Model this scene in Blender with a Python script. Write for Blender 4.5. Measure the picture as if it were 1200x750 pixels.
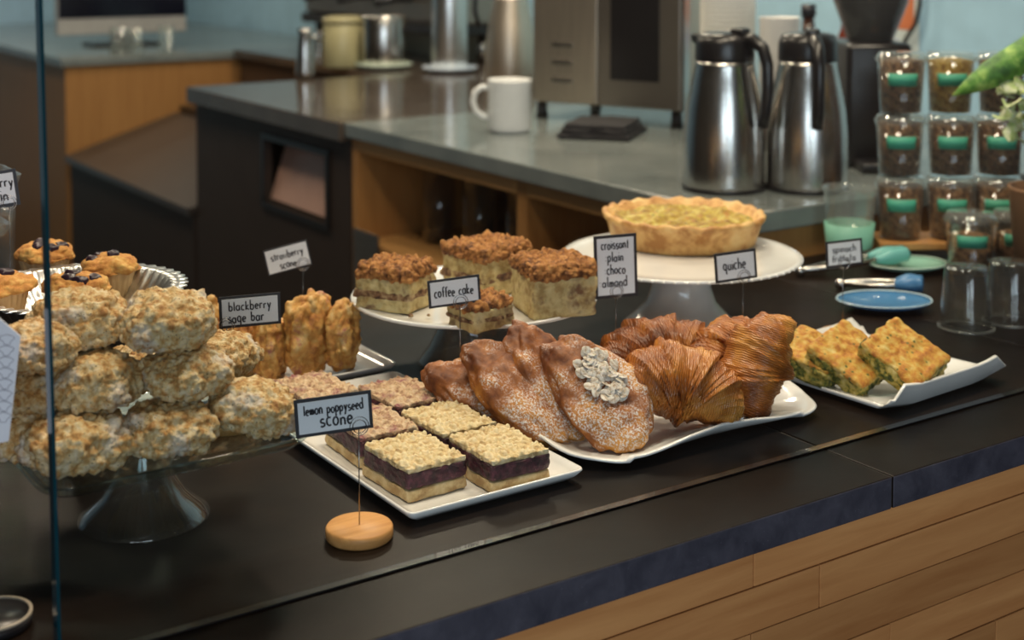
import bpy, bmesh, math, random
from mathutils import Vector, Matrix, noise
random.seed(7)
PI = math.pi
for o in list(bpy.data.objects): bpy.data.objects.remove(o, do_unlink=True)
SC = bpy.context.scene; COL = SC.collection

# ------------------------------------------------------------------ camera
F = 1650.0; YH = -70.0; PITCH = math.radians(3); AZ = math.radians(56)
ZT = 0.95                      # display counter top
CZ = ZT + 0.54                 # camera height
ZB = ZT + 0.086                # back bar top
PPY = YH + F*math.tan(PITCH)
FH = Vector((math.cos(AZ), math.sin(AZ), 0)); RT = Vector((math.sin(AZ), -math.cos(AZ), 0)); UPZ = Vector((0, 0, 1))
FW = FH*math.cos(PITCH) - UPZ*math.sin(PITCH); UPV = FH*math.sin(PITCH) + UPZ*math.cos(PITCH)
CAM = Vector((0, 0, CZ))
cd = bpy.data.cameras.new('camera'); co = bpy.data.objects.new('camera', cd); COL.objects.link(co)
co.location = CAM
co.rotation_euler = Matrix((RT, UPV, -FW)).transposed().to_euler()
cd.sensor_width = 36; cd.lens = F/1200*36; cd.shift_y = -(375-PPY)/1200; cd.clip_start = .02; cd.clip_end = 60
cd.dof.use_dof = True; cd.dof.focus_distance = 1.42; cd.dof.aperture_fstop = 5.0
SC.camera = co

def ray(x, y): return FW*F + RT*(x-600) + UPV*(PPY-y)
def onz(x, y, z):
    d = ray(x, y); return CAM + d*((z-CAM.z)/d.z)
def G(x, y, dz=0.0): return onz(x, y, ZT+dz)
def onx(x, y, X):
    d = ray(x, y); return CAM + d*(X/d.x)
def ony(x, y, Y):
    d = ray(x, y); return CAM + d*(Y/d.y)

# ------------------------------------------------------------------ world, lights, exposure
w = bpy.data.worlds.new('world'); SC.world = w; w.use_nodes = True
w.node_tree.nodes['Background'].inputs[0].default_value = (.55, .68, .85, 1); w.node_tree.nodes['Background'].inputs[1].default_value = .35
def area(name, loc, tgt, sx, sy, power, col):
    l = bpy.data.lights.new(name, 'AREA'); l.shape = 'RECTANGLE'; l.size = sx; l.size_y = sy; l.energy = power; l.color = col
    o = bpy.data.objects.new(name, l); COL.objects.link(o); o.location = loc
    o.rotation_euler = (Vector(tgt)-Vector(loc)).to_track_quat('-Z', 'Y').to_euler(); return o
# daylight through the shop windows behind the camera, ceiling lamps over the counters
area('window_light', (-3.0, -3.3, 1.75), (-.6, 3, 1.2), 1.5, 1.9, 36, (.80, .89, 1))
area('window_light', (-.8, -3.3, 1.75), (.4, 3, 1.2), 1.5, 1.9, 36, (.80, .89, 1))
WARM = (1, .83, .62)
for (x, y, p) in ((.45, 1.35, 11), (1.15, 1.25, 11), (1.9, 1.25, 10), (.7, 2.9, 9), (2.0, 2.7, 16), (2.3, 3.9, 16), (1.0, 4.6, 12), (1.5, 6.4, 14)):
    area('ceiling_lamp_light', (x, y, 2.75), (x, y, 0), .3, .3, p, WARM)
vs = SC.view_settings; vs.view_transform = 'Standard'; vs.look = 'None'; vs.gamma = 1; vs.use_curve_mapping = False; vs.exposure = 0.5

# ------------------------------------------------------------------ materials
MATS = {}
def newmat(name):
    m = bpy.data.materials.new(name); m.use_nodes = True; nt = m.node_tree
    b = nt.nodes['Principled BSDF']; return m, nt, b
def plain(name, col, rough=.5, metal=0, coat=0, spec=None, trans=0, emis=0):
    if name in MATS: return MATS[name]
    m, nt, b = newmat(name)
    n = nt.nodes.new('ShaderNodeTexNoise'); n.inputs['Scale'].default_value = 14; n.inputs['Detail'].default_value = 3
    tc = nt.nodes.new('ShaderNodeTexCoord'); nt.links.new(tc.outputs['Object'], n.inputs['Vector'])
    r = nt.nodes.new('ShaderNodeValToRGB'); r.color_ramp.elements[0].position = .3; r.color_ramp.elements[1].position = .7
    r.color_ramp.elements[0].color = tuple(c*.93 for c in col)+(1,); r.color_ramp.elements[1].color = tuple(min(1, c*1.05) for c in col)+(1,)
    nt.links.new(n.outputs['Fac'], r.inputs[0]); nt.links.new(r.outputs[0], b.inputs['Base Color'])
    b.inputs['Roughness'].default_value = rough; b.inputs['Metallic'].default_value = metal; b.inputs['Coat Weight'].default_value = coat
    b.inputs['Coat Roughness'].default_value = .08
    if spec is not None: b.inputs['Specular IOR Level'].default_value = spec
    if trans: b.inputs['Transmission Weight'].default_value = trans
    if emis: b.inputs['Emission Color'].default_value = col+(1,); b.inputs['Emission Strength'].default_value = emis
    MATS[name] = m; return m
def squeeze(stops, k=.62): return tuple((.5+(p-.5)*k, c) for p, c in stops)
def ramp(nt, fac, stops):
    r = nt.nodes.new('ShaderNodeValToRGB'); cr = r.color_ramp
    while len(cr.elements) < len(stops): cr.elements.new(.5)
    for e, (p, c) in zip(cr.elements, stops): e.position = p; e.color = tuple(c)+(1,)
    nt.links.new(fac, r.inputs[0]); return r.outputs[0]
def tex(nt, kind, scale, vec, **kw):
    n = nt.nodes.new(kind); n.inputs['Scale'].default_value = scale; nt.links.new(vec, n.inputs['Vector'])
    for k, v in kw.items(): n.inputs[k].default_value = v
    return n
def mix(nt, fac, a, b):
    n = nt.nodes.new('ShaderNodeMix'); n.data_type = 'RGBA'
    for i, v in ((0, fac), (6, a), (7, b)):
        if hasattr(v, 'links'): nt.links.new(v, n.inputs[i])
        elif i == 0: n.inputs[0].default_value = v
        else: n.inputs[i].default_value = tuple(v)+(1,)
    return n.outputs[2]
def bump(nt, b, h, strength, dist):
    n = nt.nodes.new('ShaderNodeBump'); n.inputs['Strength'].default_value = strength; n.inputs['Distance'].default_value = dist
    nt.links.new(h, n.inputs['Height']); nt.links.new(n.outputs[0], b.inputs['Normal'])
def baked(name, stops, *a, toast_relief=None, **k):
    m = baked0(name, stops, *a, **k)
    if toast_relief:
        nt = m.node_tree; b = nt.nodes['Principled BSDF']; at = nt.nodes.new('ShaderNodeAttribute'); at.attribute_name = 'toast_relief'
        src = b.inputs['Base Color'].links[0].from_socket
        f = ramp(nt, at.outputs['Fac'], ((toast_relief[1], (0, 0, 0)), (toast_relief[2], (1, 1, 1))))
        nt.links.new(mix(nt, f, src, toast_relief[0]), b.inputs['Base Color'])
    return m
def baked0(name, stops, scale=60, specks=None, speck_scale=180, speck_size=.16, second=None, second_scale=9, rough=.75, bd=.004, sheen=0, coat=0):
    """crumbly food: noise colours, optional dots (poppy seed, sugar), optional large second colour (glaze, jam)"""
    m, nt, b = newmat(name); tc = nt.nodes.new('ShaderNodeTexCoord'); v = tc.outputs['Object']
    n = tex(nt, 'ShaderNodeTexNoise', scale, v, Detail=5, Roughness=.65)
    c = ramp(nt, n.outputs['Fac'], squeeze(stops))
    if second:
        n2 = tex(nt, 'ShaderNodeTexNoise', second_scale, v, Detail=4, Roughness=.6)
        f = ramp(nt, n2.outputs['Fac'], ((second[1], (0, 0, 0)), (second[2], (1, 1, 1))))
        c = mix(nt, f, c, second[0])
    if specks:
        vo = tex(nt, 'ShaderNodeTexVoronoi', speck_scale, v)
        f = ramp(nt, vo.outputs['Distance'], ((speck_size, (1, 1, 1)), (speck_size+.07, (0, 0, 0))))
        c = mix(nt, f, c, specks)
    nt.links.new(c, b.inputs['Base Color']); b.inputs['Roughness'].default_value = rough
    b.inputs['Coat Weight'].default_value = coat; b.inputs['Coat Roughness'].default_value = .3
    nb = tex(nt, 'ShaderNodeTexNoise', scale*2.2, v, Detail=6, Roughness=.7)
    bump(nt, b, nb.outputs['Fac'], .8, bd)
    b.inputs['Subsurface Weight'].default_value = .08; b.inputs['Subsurface Radius'].default_value = (.006, .003, .001)
    return m
def wood(name, a, bcol, axis=0, rough=.45, scale=9):
    m, nt, b = newmat(name); tc = nt.nodes.new('ShaderNodeTexCoord')
    oi = nt.nodes.new('ShaderNodeObjectInfo')
    mp = nt.nodes.new('ShaderNodeMapping'); s = [scale*1.2]*3; s[axis] = scale*.09; mp.inputs['Scale'].default_value = s
    ad = nt.nodes.new('ShaderNodeVectorMath'); ad.operation = 'ADD'
    mu = nt.nodes.new('ShaderNodeVectorMath'); mu.operation = 'SCALE'; mu.inputs[0].default_value = (3.1, 5.7, 2.3)
    nt.links.new(oi.outputs['Random'], mu.inputs['Scale'])
    nt.links.new(tc.outputs['Object'], mp.inputs[0]); nt.links.new(mp.outputs[0], ad.inputs[0]); nt.links.new(mu.outputs[0], ad.inputs[1])
    n = tex(nt, 'ShaderNodeTexNoise', 4, ad.outputs[0], Detail=6, Roughness=.6, Distortion=.6)
    c = ramp(nt, n.outputs['Fac'], ((.25, a), (.75, bcol)))
    hv = nt.nodes.new('ShaderNodeHueSaturation')
    mr = nt.nodes.new('ShaderNodeMapRange'); mr.inputs['To Min'].default_value = .82; mr.inputs['To Max'].default_value = 1.18
    nt.links.new(oi.outputs['Random'], mr.inputs['Value']); nt.links.new(mr.outputs[0], hv.inputs['Value']); nt.links.new(c, hv.inputs['Color'])
    nt.links.new(hv.outputs[0], b.inputs['Base Color']); b.inputs['Roughness'].default_value = rough
    bump(nt, b, n.outputs['Fac'], .15, .002); b.inputs['Specular IOR Level'].default_value = .22; return m
def thin_glass(name, tint=(1, 1, 1), ior=1.45, gl=(1, 1, 1), haze=0):
    m = bpy.data.materials.new(name); m.use_nodes = True; nt = m.node_tree; nt.nodes.clear()
    out = nt.nodes.new('ShaderNodeOutputMaterial'); t = nt.nodes.new('ShaderNodeBsdfTransparent'); g = nt.nodes.new('ShaderNodeBsdfGlossy')
    t.inputs[0].default_value = tint+(1,); g.inputs[0].default_value = gl+(1,); g.inputs['Roughness'].default_value = .02
    # same reflectance from either side of the wall (light goes straight through, so no total reflection inside)
    fr = nt.nodes.new('ShaderNodeFresnel'); ge = nt.nodes.new('ShaderNodeNewGeometry'); mr = nt.nodes.new('ShaderNodeMapRange')
    mr.inputs['To Min'].default_value = ior; mr.inputs['To Max'].default_value = 1/ior
    nt.links.new(ge.outputs['Backfacing'], mr.inputs['Value']); nt.links.new(mr.outputs[0], fr.inputs[0]); mx = nt.nodes.new('ShaderNodeMixShader')
    nt.links.new(fr.outputs[0], mx.inputs[0]); nt.links.new(t.outputs[0], mx.inputs[1]); nt.links.new(g.outputs[0], mx.inputs[2])
    last = mx.outputs[0]
    if haze:
        d = nt.nodes.new('ShaderNodeBsdfDiffuse'); d.inputs[0].default_value = (.8, .85, .85, 1)
        m2 = nt.nodes.new('ShaderNodeMixShader'); m2.inputs[0].default_value = haze
        nt.links.new(last, m2.inputs[1]); nt.links.new(d.outputs[0], m2.inputs[2]); last = m2.outputs[0]
    nt.links.new(last, out.inputs[0]); return m
def steel(name, col=(.55, .53, .5), rough=.24, axis=2):
    m, nt, b = newmat(name); tc = nt.nodes.new('ShaderNodeTexCoord'); mp = nt.nodes.new('ShaderNodeMapping')
    s = [60, 60, 60]; s[axis] = 1.5; mp.inputs['Scale'].default_value = s; nt.links.new(tc.outputs['Object'], mp.inputs[0])
    n = tex(nt, 'ShaderNodeTexNoise', 5, mp.outputs[0], Detail=3)
    c = ramp(nt, n.outputs['Fac'], ((.3, tuple(x*.88 for x in col)), (.7, tuple(min(1, x*1.08) for x in col))))
    nt.links.new(c, b.inputs['Base Color']); b.inputs['Metallic'].default_value = 1; b.inputs['Roughness'].default_value = rough
    return m
def stone(name, a, bcol, rough, scale=3, spec=.5):
    m, nt, b = newmat(name); tc = nt.nodes.new('ShaderNodeTexCoord'); ge = nt.nodes.new('ShaderNodeNewGeometry')
    n = tex(nt, 'ShaderNodeTexNoise', scale, ge.outputs['Position'], Detail=7, Roughness=.62, Distortion=.5)
    c = ramp(nt, n.outputs['Fac'], ((.32, a), (.72, bcol)))
    n3 = tex(nt, 'ShaderNodeTexVoronoi', 160, ge.outputs['Position'])
    f = ramp(nt, n3.outputs['Distance'], ((.03, (.5, .5, .5)), (.1, (0, 0, 0))))
    c = mix(nt, f, c, tuple(min(1, x*2.4) for x in bcol))
    nt.links.new(c, b.inputs['Base Color'])
    n2 = tex(nt, 'ShaderNodeTexNoise', scale*3, ge.outputs['Position'], Detail=5)
    rr = nt.nodes.new('ShaderNodeMapRange'); rr.inputs['To Min'].default_value = rough*.7; rr.inputs['To Max'].default_value = rough*1.4
    nt.links.new(n2.outputs['Fac'], rr.inputs['Value']); nt.links.new(rr.outputs[0], b.inputs['Roughness'])
    bump(nt, b, n2.outputs['Fac'], .06, .01); b.inputs['Specular IOR Level'].default_value = spec
    return m

M_STONE = stone('dark_stone', (.0025, .002, .002), (.020, .012, .008), .34, spec=.07)
M_STONE_EDGE_LIT = stone('stone_edge_lit', (.035, .036, .052), (.085, .085, .11), .55, 30)  # front edge: the bluish window light is put into its colour
M_GROUT = plain('grout', (.05, .046, .042), .8)
M_BACKSTONE = stone('grey_stone', (.13, .15, .15), (.21, .23, .225), .14, 5)
M_DARKTOP = stone('brown_stone', (.06, .045, .037), (.10, .08, .065), .12, 5)
M_OAK = wood('oak_planks', (.46, .19, .06), (.68, .34, .125), 0)
M_OAKV = wood('oak_panel', (.33, .155, .05), (.44, .22, .075), 2)
M_OAKY = wood('oak_shelf', (.38, .19, .065), (.5, .27, .1), 1)
M_DISC = wood('turned_oak', (.40, .18, .055), (.62, .33, .12), 0, .4, 22)
M_WHITE = plain('white_ceramic', (.80, .80, .79), .16, coat=.5)
M_PAPER = plain('white_card', (.78, .80, .84), .6)
M_INK = plain('black_ink', (.012, .012, .018), .5)
M_WIRE = plain('wire', (.35, .33, .32), .25, 1)
M_GLASS = thin_glass('clear_glass', (.97, .985, .98), 1.7)
M_PANE = thin_glass('pane_glass', (.965, .985, .98), 1.42)
M_SMOKE = thin_glass('grey_glass', (.62, .61, .60), 1.5, haze=.06)
M_PLASTIC = thin_glass('clear_plastic', (.96, .97, .96), 1.45, haze=.012)
M_PLASTIC2 = thin_glass('frosted_plastic', (.93, .95, .94), 1.5, haze=.06)
M_PANE_EDGE = plain('pane_edge', (.004, .045, .06), .12, coat=.5)
M_STEEL = steel('brushed_steel'); M_STEELW = steel('warm_steel', (.62, .54, .45), .42); M_STEELD = steel('dark_steel', (.36, .32, .28), .4, 1)
M_TIN = steel('tin', (.72, .73, .72), .3)
M_BLACK = plain('black_plastic', (.012, .011, .012), .3)
M_BROWNBLK = plain('brown_black_laminate', (.045, .032, .027), .5, spec=.2)
M_BROWN = plain('dark_brown_panel', (.075, .042, .026), .5, spec=.25)
M_TEAL = plain('teal_paint', (.36, .57, .72), .7)
M_FLOOR = plain('floor_concrete', (.06, .05, .045), .5)
M_CEIL = plain('ceiling_paint', (.22, .2, .18), .9)
M_WALLP = plain('brown_paint', (.14, .11, .085), .9)
# food
M_SCONE = baked('lemon_scone', ((.22, (.32, .13, .03)), (.40, (.54, .31, .10)), (.55, (.68, .51, .26)), (.75, (.76, .65, .44))), 95, (.06, .045, .03), 260, .10, ((.70, .62, .51), .57, .65), 22, .6, .005, toast_relief=((.46, .19, .04), .6, 1.0))
M_SCONE_ST = baked('strawberry_scone', ((.2, (.26, .08, .015)), (.42, (.54, .24, .05)), (.58, (.68, .38, .10)), (.8, (.76, .54, .25))), 60, None, 200, .1, ((.44, .15, .10), .60, .66), 26, .45, .005, toast_relief=((.40, .15, .03), .7, 1.05))
M_CRUMB = baked('pale_crumb', ((.3, (.46, .30, .13)), (.48, (.68, .52, .27)), (.7, (.78, .66, .42))), 90, None, bd=.003, toast_relief=((.84, .72, .46), .3, .8))  # mask pales the raised crumbs here, so the pits stay darker
M_CRUMB_P = baked('stained_crumb', ((.3, (.30, .15, .09)), (.48, (.58, .40, .24)), (.7, (.70, .55, .38))), 90, None, second=((.28, .09, .10), .52, .68), second_scale=40, bd=.003)
M_JAM = baked('blackberry_filling', ((.3, (.018, .004, .009)), (.55, (.06, .010, .024)), (.75, (.14, .04, .06))), 110, (.3, .16, .14), 160, .06, rough=.35, bd=.003)
M_SHORT = baked('shortbread', ((.3, (.42, .26, .11)), (.55, (.62, .45, .22)), (.75, (.7, .54, .3))), 80, None, bd=.002)
M_STREUSEL = baked('brown_streusel', ((.28, (.10, .035, .010)), (.45, (.28, .105, .025)), (.6, (.44, .19, .05)), (.78, (.55, .29, .10))), 85, (.08, .03, .012), 150, .12, bd=.004, toast_relief=((.50, .23, .06), .45, .85))
M_CAKE = baked('yellow_cake', ((.3, (.40, .27, .10)), (.5, (.60, .47, .21)), (.75, (.70, .58, .30))), 60, None, second=((.20, .10, .045), .55, .66), second_scale=28, bd=.003)
M_SWIRL = baked('cinnamon_swirl', ((.3, (.07, .03, .015)), (.5, (.22, .11, .05)), (.75, (.52, .38, .2))), 90, None, bd=.004)
M_CRUST = baked('pie_crust', ((.3, (.42, .19, .05)), (.5, (.66, .38, .13)), (.75, (.76, .52, .22))), 30, None, rough=.55, bd=.002)
M_QUICHE = baked('quiche_filling', ((.2, (.20, .085, .012)), (.42, (.38, .23, .025)), (.58, (.50, .37, .045)), (.8, (.68, .58, .2))), 70, (.22, .21, .03), 75, .12, bd=.004, rough=.45, toast_relief=((.46, .2, .03), .55, .9))
M_FRIT = baked('frittata_top', ((.2, (.32, .09, .01)), (.42, (.56, .23, .025)), (.58, (.64, .38, .06)), (.8, (.72, .58, .22))), 80, (.12, .13, .02), 95, .13, bd=.004, rough=.45)
M_FRITSIDE = baked('frittata_side', ((.32, (.03, .05, .008)), (.45, (.13, .15, .02)), (.55, (.48, .36, .06)), (.72, (.62, .5, .18))), 75, None, bd=.005, rough=.5)
M_MUFFIN = baked('muffin_top', ((.2, (.34, .11, .02)), (.5, (.58, .27, .06)), (.8, (.74, .50, .16))), 60, None, bd=.004, toast_relief=((.40, .14, .03), .5, .95))
M_BERRY = plain('berry', (.022, .008, .018), .35)
M_LINER = plain('muffin_paper', (.55, .36, .17), .7)
M_ALMOND = baked('almond_flake', ((.35, (.42, .33, .24)), (.5, (.62, .56, .48)), (.65, (.72, .68, .62))), 160, None, bd=.001)
def pastry(name, stops, sugar=None, wscale=130, ssize=.2):
    m, nt, b = newmat(name); tc = nt.nodes.new('ShaderNodeTexCoord'); v = tc.outputs['Object']
    n = tex(nt, 'ShaderNodeTexNoise', 22, v, Detail=5, Roughness=.6)
    c = ramp(nt, n.outputs['Fac'], squeeze(stops))
    wv = tex(nt, 'ShaderNodeTexWave', wscale, v, Distortion=5.5, Detail=3); wv.inputs['Detail Scale'].default_value = .7
    dk = ramp(nt, wv.outputs['Fac'], ((.1, (.45, .36, .3)), (.55, (1, 1, 1))))
    mm = nt.nodes.new('ShaderNodeMix'); mm.data_type = 'RGBA'; mm.blend_type = 'MULTIPLY'; mm.inputs[0].default_value = .12 if sugar else .4
    nt.links.new(c, mm.inputs[6]); nt.links.new(dk, mm.inputs[7]); c = mm.outputs[2]
    if sugar:
        vo = tex(nt, 'ShaderNodeTexNoise', 420, v, Detail=3, Roughness=.8); f = ramp(nt, vo.outputs['Fac'], ((.49, (0, 0, 0)), (.57, (1, 1, 1))))
        n2 = tex(nt, 'ShaderNodeTexNoise', 24, v, Detail=4); f2 = ramp(nt, n2.outputs['Fac'], ((.41, (0, 0, 0)), (.57, (1, 1, 1))))
        ge = nt.nodes.new('ShaderNodeSeparateXYZ'); nt.links.new(tc.outputs['Normal'], ge.inputs[0])
        f3 = ramp(nt, ge.outputs['Z'], ((.15, (0, 0, 0)), (.6, (1, 1, 1))))
        m1 = nt.nodes.new('ShaderNodeMath'); m1.operation = 'MULTIPLY'; nt.links.new(f, m1.inputs[0]); nt.links.new(f2, m1.inputs[1])
        m2 = nt.nodes.new('ShaderNodeMath'); m2.operation = 'MULTIPLY'; nt.links.new(m1.outputs[0], m2.inputs[0]); nt.links.new(f3, m2.inputs[1])
        c = mix(nt, m2.outputs[0], c, (.74, .70, .68))
    nt.links.new(c, b.inputs['Base Color']); b.inputs['Roughness'].default_value = .34 if not sugar else .6
    bump(nt, b, wv.outputs['Fac'] if not sugar else n.outputs['Fac'], .35 if not sugar else .8, .004); b.inputs['Coat Weight'].default_value = .0 if sugar else .12; b.inputs['Coat Roughness'].default_value = .3
    return m
M_CROIS = pastry('croissant_crust', ((.25, (.20, .05, .007)), (.5, (.43, .14, .02)), (.78, (.66, .30, .06))))
M_CROIS_D = pastry('dark_croissant_crust', ((.3, (.13, .032, .006)), (.5, (.32, .095, .015)), (.72, (.5, .2, .04))))
M_ALMCR = pastry('sugared_pastry', ((.25, (.12, .03, .008)), (.5, (.34, .11, .02)), (.78, (.62, .28, .05))), (1, 1, 1), 60, .24)

# ------------------------------------------------------------------ mesh helpers
def BM(): return bmesh.new()
def link(name, bm, mat, parent=None, loc=None, rz=0, smooth=True, mats=None):
    me = bpy.data.meshes.new(name); bm.normal_update(); bm.to_mesh(me); bm.free()
    for m in (mats or [mat]): me.materials.append(m)
    if smooth:
        for p in me.polygons: p.use_smooth = True
    o = bpy.data.objects.new(name, me); COL.objects.link(o)
    if parent is not None: o.parent = parent
    if loc is not None: o.location = loc
    if rz: o.rotation_euler[2] = rz
    return o
def flat(o):
    for p in o.data.polygons: p.use_smooth = False
    return o
def tag(o, label, cat, group=None):
    o['label'] = label; o['category'] = cat
    if group: o['group'] = group
    return o
def thing(name, label, cat, loc=(0, 0, 0), rz=0, group=None):
    o = bpy.data.objects.new(name, None); COL.objects.link(o); o.empty_display_size = .02
    o.location = loc; o.rotation_euler[2] = rz; return tag(o, label, cat, group)
def struct(o): o['kind'] = 'structure'; return o
def bx(bm, x0, x1, y0, y1, z0, z1, bev=0, mi=0):
    r = bmesh.ops.create_cube(bm, size=1); vs_ = r['verts']
    for v in vs_: v.co = Vector(((x0+x1)/2+v.co.x*(x1-x0), (y0+y1)/2+v.co.y*(y1-y0), (z0+z1)/2+v.co.z*(z1-z0)))
    if bev:
        es = list({e for v in vs_ for e in v.link_edges}); bmesh.ops.bevel(bm, geom=es, offset=bev, segments=2, profile=.5, affect='EDGES')
    if mi:
        for f in {f for v in vs_ if v.is_valid for f in v.link_faces}: f.material_index = mi
    return bm
def lathe(bm, prof, n=48, rmod=None, cx=0, cy=0, z0=0):
    rings = []
    for (r, z) in prof:
        if r < 1e-6: rings.append([bm.verts.new((cx, cy, z0+z))]); continue
        ring = []
        for i in range(n):
            a = 2*PI*i/n; k = rmod(a, r, z) if rmod else 1
            ring.append(bm.verts.new((cx+r*k*math.cos(a), cy+r*k*math.sin(a), z0+z)))
        rings.append(ring)
    for a, b in zip(rings, rings[1:]):
        if len(a) == 1 and len(b) == 1: continue
        for i in range(n):
            j = (i+1) % n
            if len(a) == 1: bm.faces.new((a[0], b[i], b[j]))
            elif len(b) == 1: bm.faces.new((a[i], b[0], a[j])) if False else bm.faces.new((a[j], a[i], b[0]))
            else: bm.faces.new((a[i], a[j], b[j], b[i]))
    bmesh.ops.recalc_face_normals(bm, faces=bm.faces[:]); return bm
def tube(bm, pts, r, n=8, taper=None, cap=True):
    pts = [Vector(p) for p in pts]; rings = []; up = Vector((0, 0, 1))
    prev = None
    for i, p in enumerate(pts):
        t = (pts[min(i+1, len(pts)-1)]-pts[max(i-1, 0)]).normalized()
        if prev is None:
            a = t.cross(up if abs(t.z) < .95 else Vector((1, 0, 0))).normalized()
        else: a = (prev - t*prev.dot(t)).normalized()
        prev = a; b = t.cross(a); rr = r*(taper(i/(len(pts)-1)) if taper else 1)
        rings.append([bm.verts.new(p+(a*math.cos(2*PI*k/n)+b*math.sin(2*PI*k/n))*rr) for k in range(n)])
    for A, B_ in zip(rings, rings[1:]):
        for k in range(n): bm.faces.new((A[k], A[(k+1) % n], B_[(k+1) % n], B_[k]))
    if cap: bm.faces.new(rings[0][::-1]); bm.faces.new(rings[-1])
    bmesh.ops.recalc_face_normals(bm, faces=bm.faces[:]); return bm
def rrect(hx, hy, rad, n=6):
    out = []
    for (sx, sy, a0) in ((1, 1, 0), (-1, 1, PI/2), (-1, -1, PI), (1, -1, 3*PI/2)):
        for k in range(n+1):
            a = a0+PI/2*k/n; out.append((sx*(hx-rad)+rad*math.cos(a), sy*(hy-rad)+rad*math.sin(a)))
    return out
def loft(bm, rings):
    """rings: lists of equal-length point lists, capped at both ends"""
    rs = [[bm.verts.new(p) for p in r] for r in rings]; n = len(rs[0])
    for A, B_ in zip(rs, rs[1:]):
        for k in range(n): bm.faces.new((A[k], A[(k+1) % n], B_[(k+1) % n], B_[k]))
    bm.faces.new(rs[0][::-1]); bm.faces.new(rs[-1])
    bmesh.ops.recalc_face_normals(bm, faces=bm.faces[:]); return bm
def rect_plate(bm, hx, hy, h, rad=.012, t=.005, flare=.018, zf=None, n=6):
    """rectangular plate: foot, flaring rim of height h, flat well; zf(x,y) lets the rim wave"""
    def ring(ix, z, wave=0):
        out = []
        for (x, y) in rrect(hx-ix, hy-ix, max(.003, rad-ix*.4), n):
            out.append((x, y, z+(zf(x, y)*wave if zf else 0)))
        return out
    return loft(bm, [ring(flare+.004, 0), ring(flare, 0), ring(flare*.35, h*.45, .4), ring(0, h-.0018, 1), ring(.0008, h, 1), ring(.003, h-.0003, 1),
                     ring(flare*.45, h*.45+t*.5, .4), ring(flare+.004, t), ring(flare+.02, t)])
def fbm(p, f, o=4): return noise.fractal(p*f, .9, 2.1, o)
def displace(bm, fn, toast_relief=None):
    lay = bm.verts.layers.float.new('toast_relief') if toast_relief else None
    bm.normal_update(); d = [(v, v.normal.copy(), v.co.copy()) for v in bm.verts]
    for v, n, c in d:
        v.co = c+n*fn(c, n)
        if toast_relief: v[lay] = toast_relief(c, n)
def crumbs(c, f, seed):
    d = noise.voronoi(c*f+Vector((seed, seed*1.7, 0)))[0]; return max(0, 1-d[0]*1.35)
def lump(sub, sx, sy, sz, seed, big=.25, bigf=28, cr=.004, crf=75, flatb=.55):
    bm = BM(); bmesh.ops.create_icosphere(bm, subdivisions=sub, radius=1)
    for v in bm.verts:
        p = v.co.copy(); q = p.copy(); q.z = q.z if q.z > 0 else q.z*flatb
        k = 1+big*noise.noise(p*1.6+Vector((seed*3.1, seed, 7)))+big*.5*noise.noise(p*3.3+Vector((seed, 5, seed*2)))
        e = .82
        q = Vector((math.copysign(abs(q.x)**e, q.x), math.copysign(abs(q.y)**e, q.y), math.copysign(abs(q.z)**e, q.z)))
        v.co = Vector((q.x*sx*k, q.y*sy*k, q.z*sz*k))
    def tst(c, n): return .65*crumbs(c, crf, seed)+.45*crumbs(c, crf*2.3, seed+4)+.25*noise.noise(c*60+Vector((seed, 0, 0)))
    displace(bm, lambda c, n: cr*crumbs(c, crf, seed)+cr*.45*crumbs(c, crf*2.3, seed+4)+cr*.7*fbm(c+Vector((seed, 0, 0)), crf*.8, 3), tst)
    return bm
def crumbbox(hx, hy, z0, z1, seed, cuts=22, amp=.003, f=120, top=1.0, side=.5, wob=.003, round_=.003):
    bm = BM(); r = bmesh.ops.create_cube(bm, size=2); bmesh.ops.subdivide_edges(bm, edges=bm.edges[:], cuts=cuts, use_grid_fill=True)
    hz = (z1-z0)/2; zc = (z0+z1)/2
    for v in bm.verts:
        p = v.co
        x = p.x*hx; y = p.y*hy; z = p.z*hz
        # rounded edges
        ex = max(0, abs(x)-(hx-round_)); ey = max(0, abs(y)-(hy-round_)); ez = max(0, abs(z)-(hz-round_))
        L = math.sqrt(ex*ex+ey*ey+ez*ez)
        if L > round_:
            s = round_/L
            if ex: x = math.copysign(hx-round_+ex*s, x)
            if ey: y = math.copysign(hy-round_+ey*s, y)
            if ez: z = math.copysign(hz-round_+ez*s, z)
        v.co = Vector((x, y, z+zc))
    def fn(c, n):
        k = top if n.z > .6 else (0 if n.z < -.6 else side)
        return k*(amp*crumbs(c, f, seed)+amp*.6*fbm(c+Vector((seed, 0, 0)), f*.8, 3))+wob*noise.noise(c*40+Vector((seed*5, 0, 0)))*(1 if abs(n.z) < .6 else .4)
    displace(bm, fn, lambda c, n: crumbs(c, f, seed)+.3*noise.noise(c*90)); return bm
def orient(o, loc, L, N):
    N = N.normalized(); L = (L-N*L.dot(N)).normalized(); Y = N.cross(L)
    o.matrix_world = Matrix.Translation(loc) @ Matrix((L, Y, N)).transposed().to_4x4()
def dup(root, loc=None, rz=None, label=None, group=None):
    r = root.copy(); COL.objects.link(r)
    if loc is not None: r.location = loc
    if rz is not None: r.rotation_euler = (0, 0, rz)
    if label: r['label'] = label
    if group: r['group'] = group
    for ch in list(root.children):
        c = ch.copy(); COL.objects.link(c); c.parent = r
        for g in list(ch.children):
            d = g.copy(); COL.objects.link(d); d.parent = c
    return r
TOC = -FH    # horizontal direction towards the viewer's side

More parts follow.
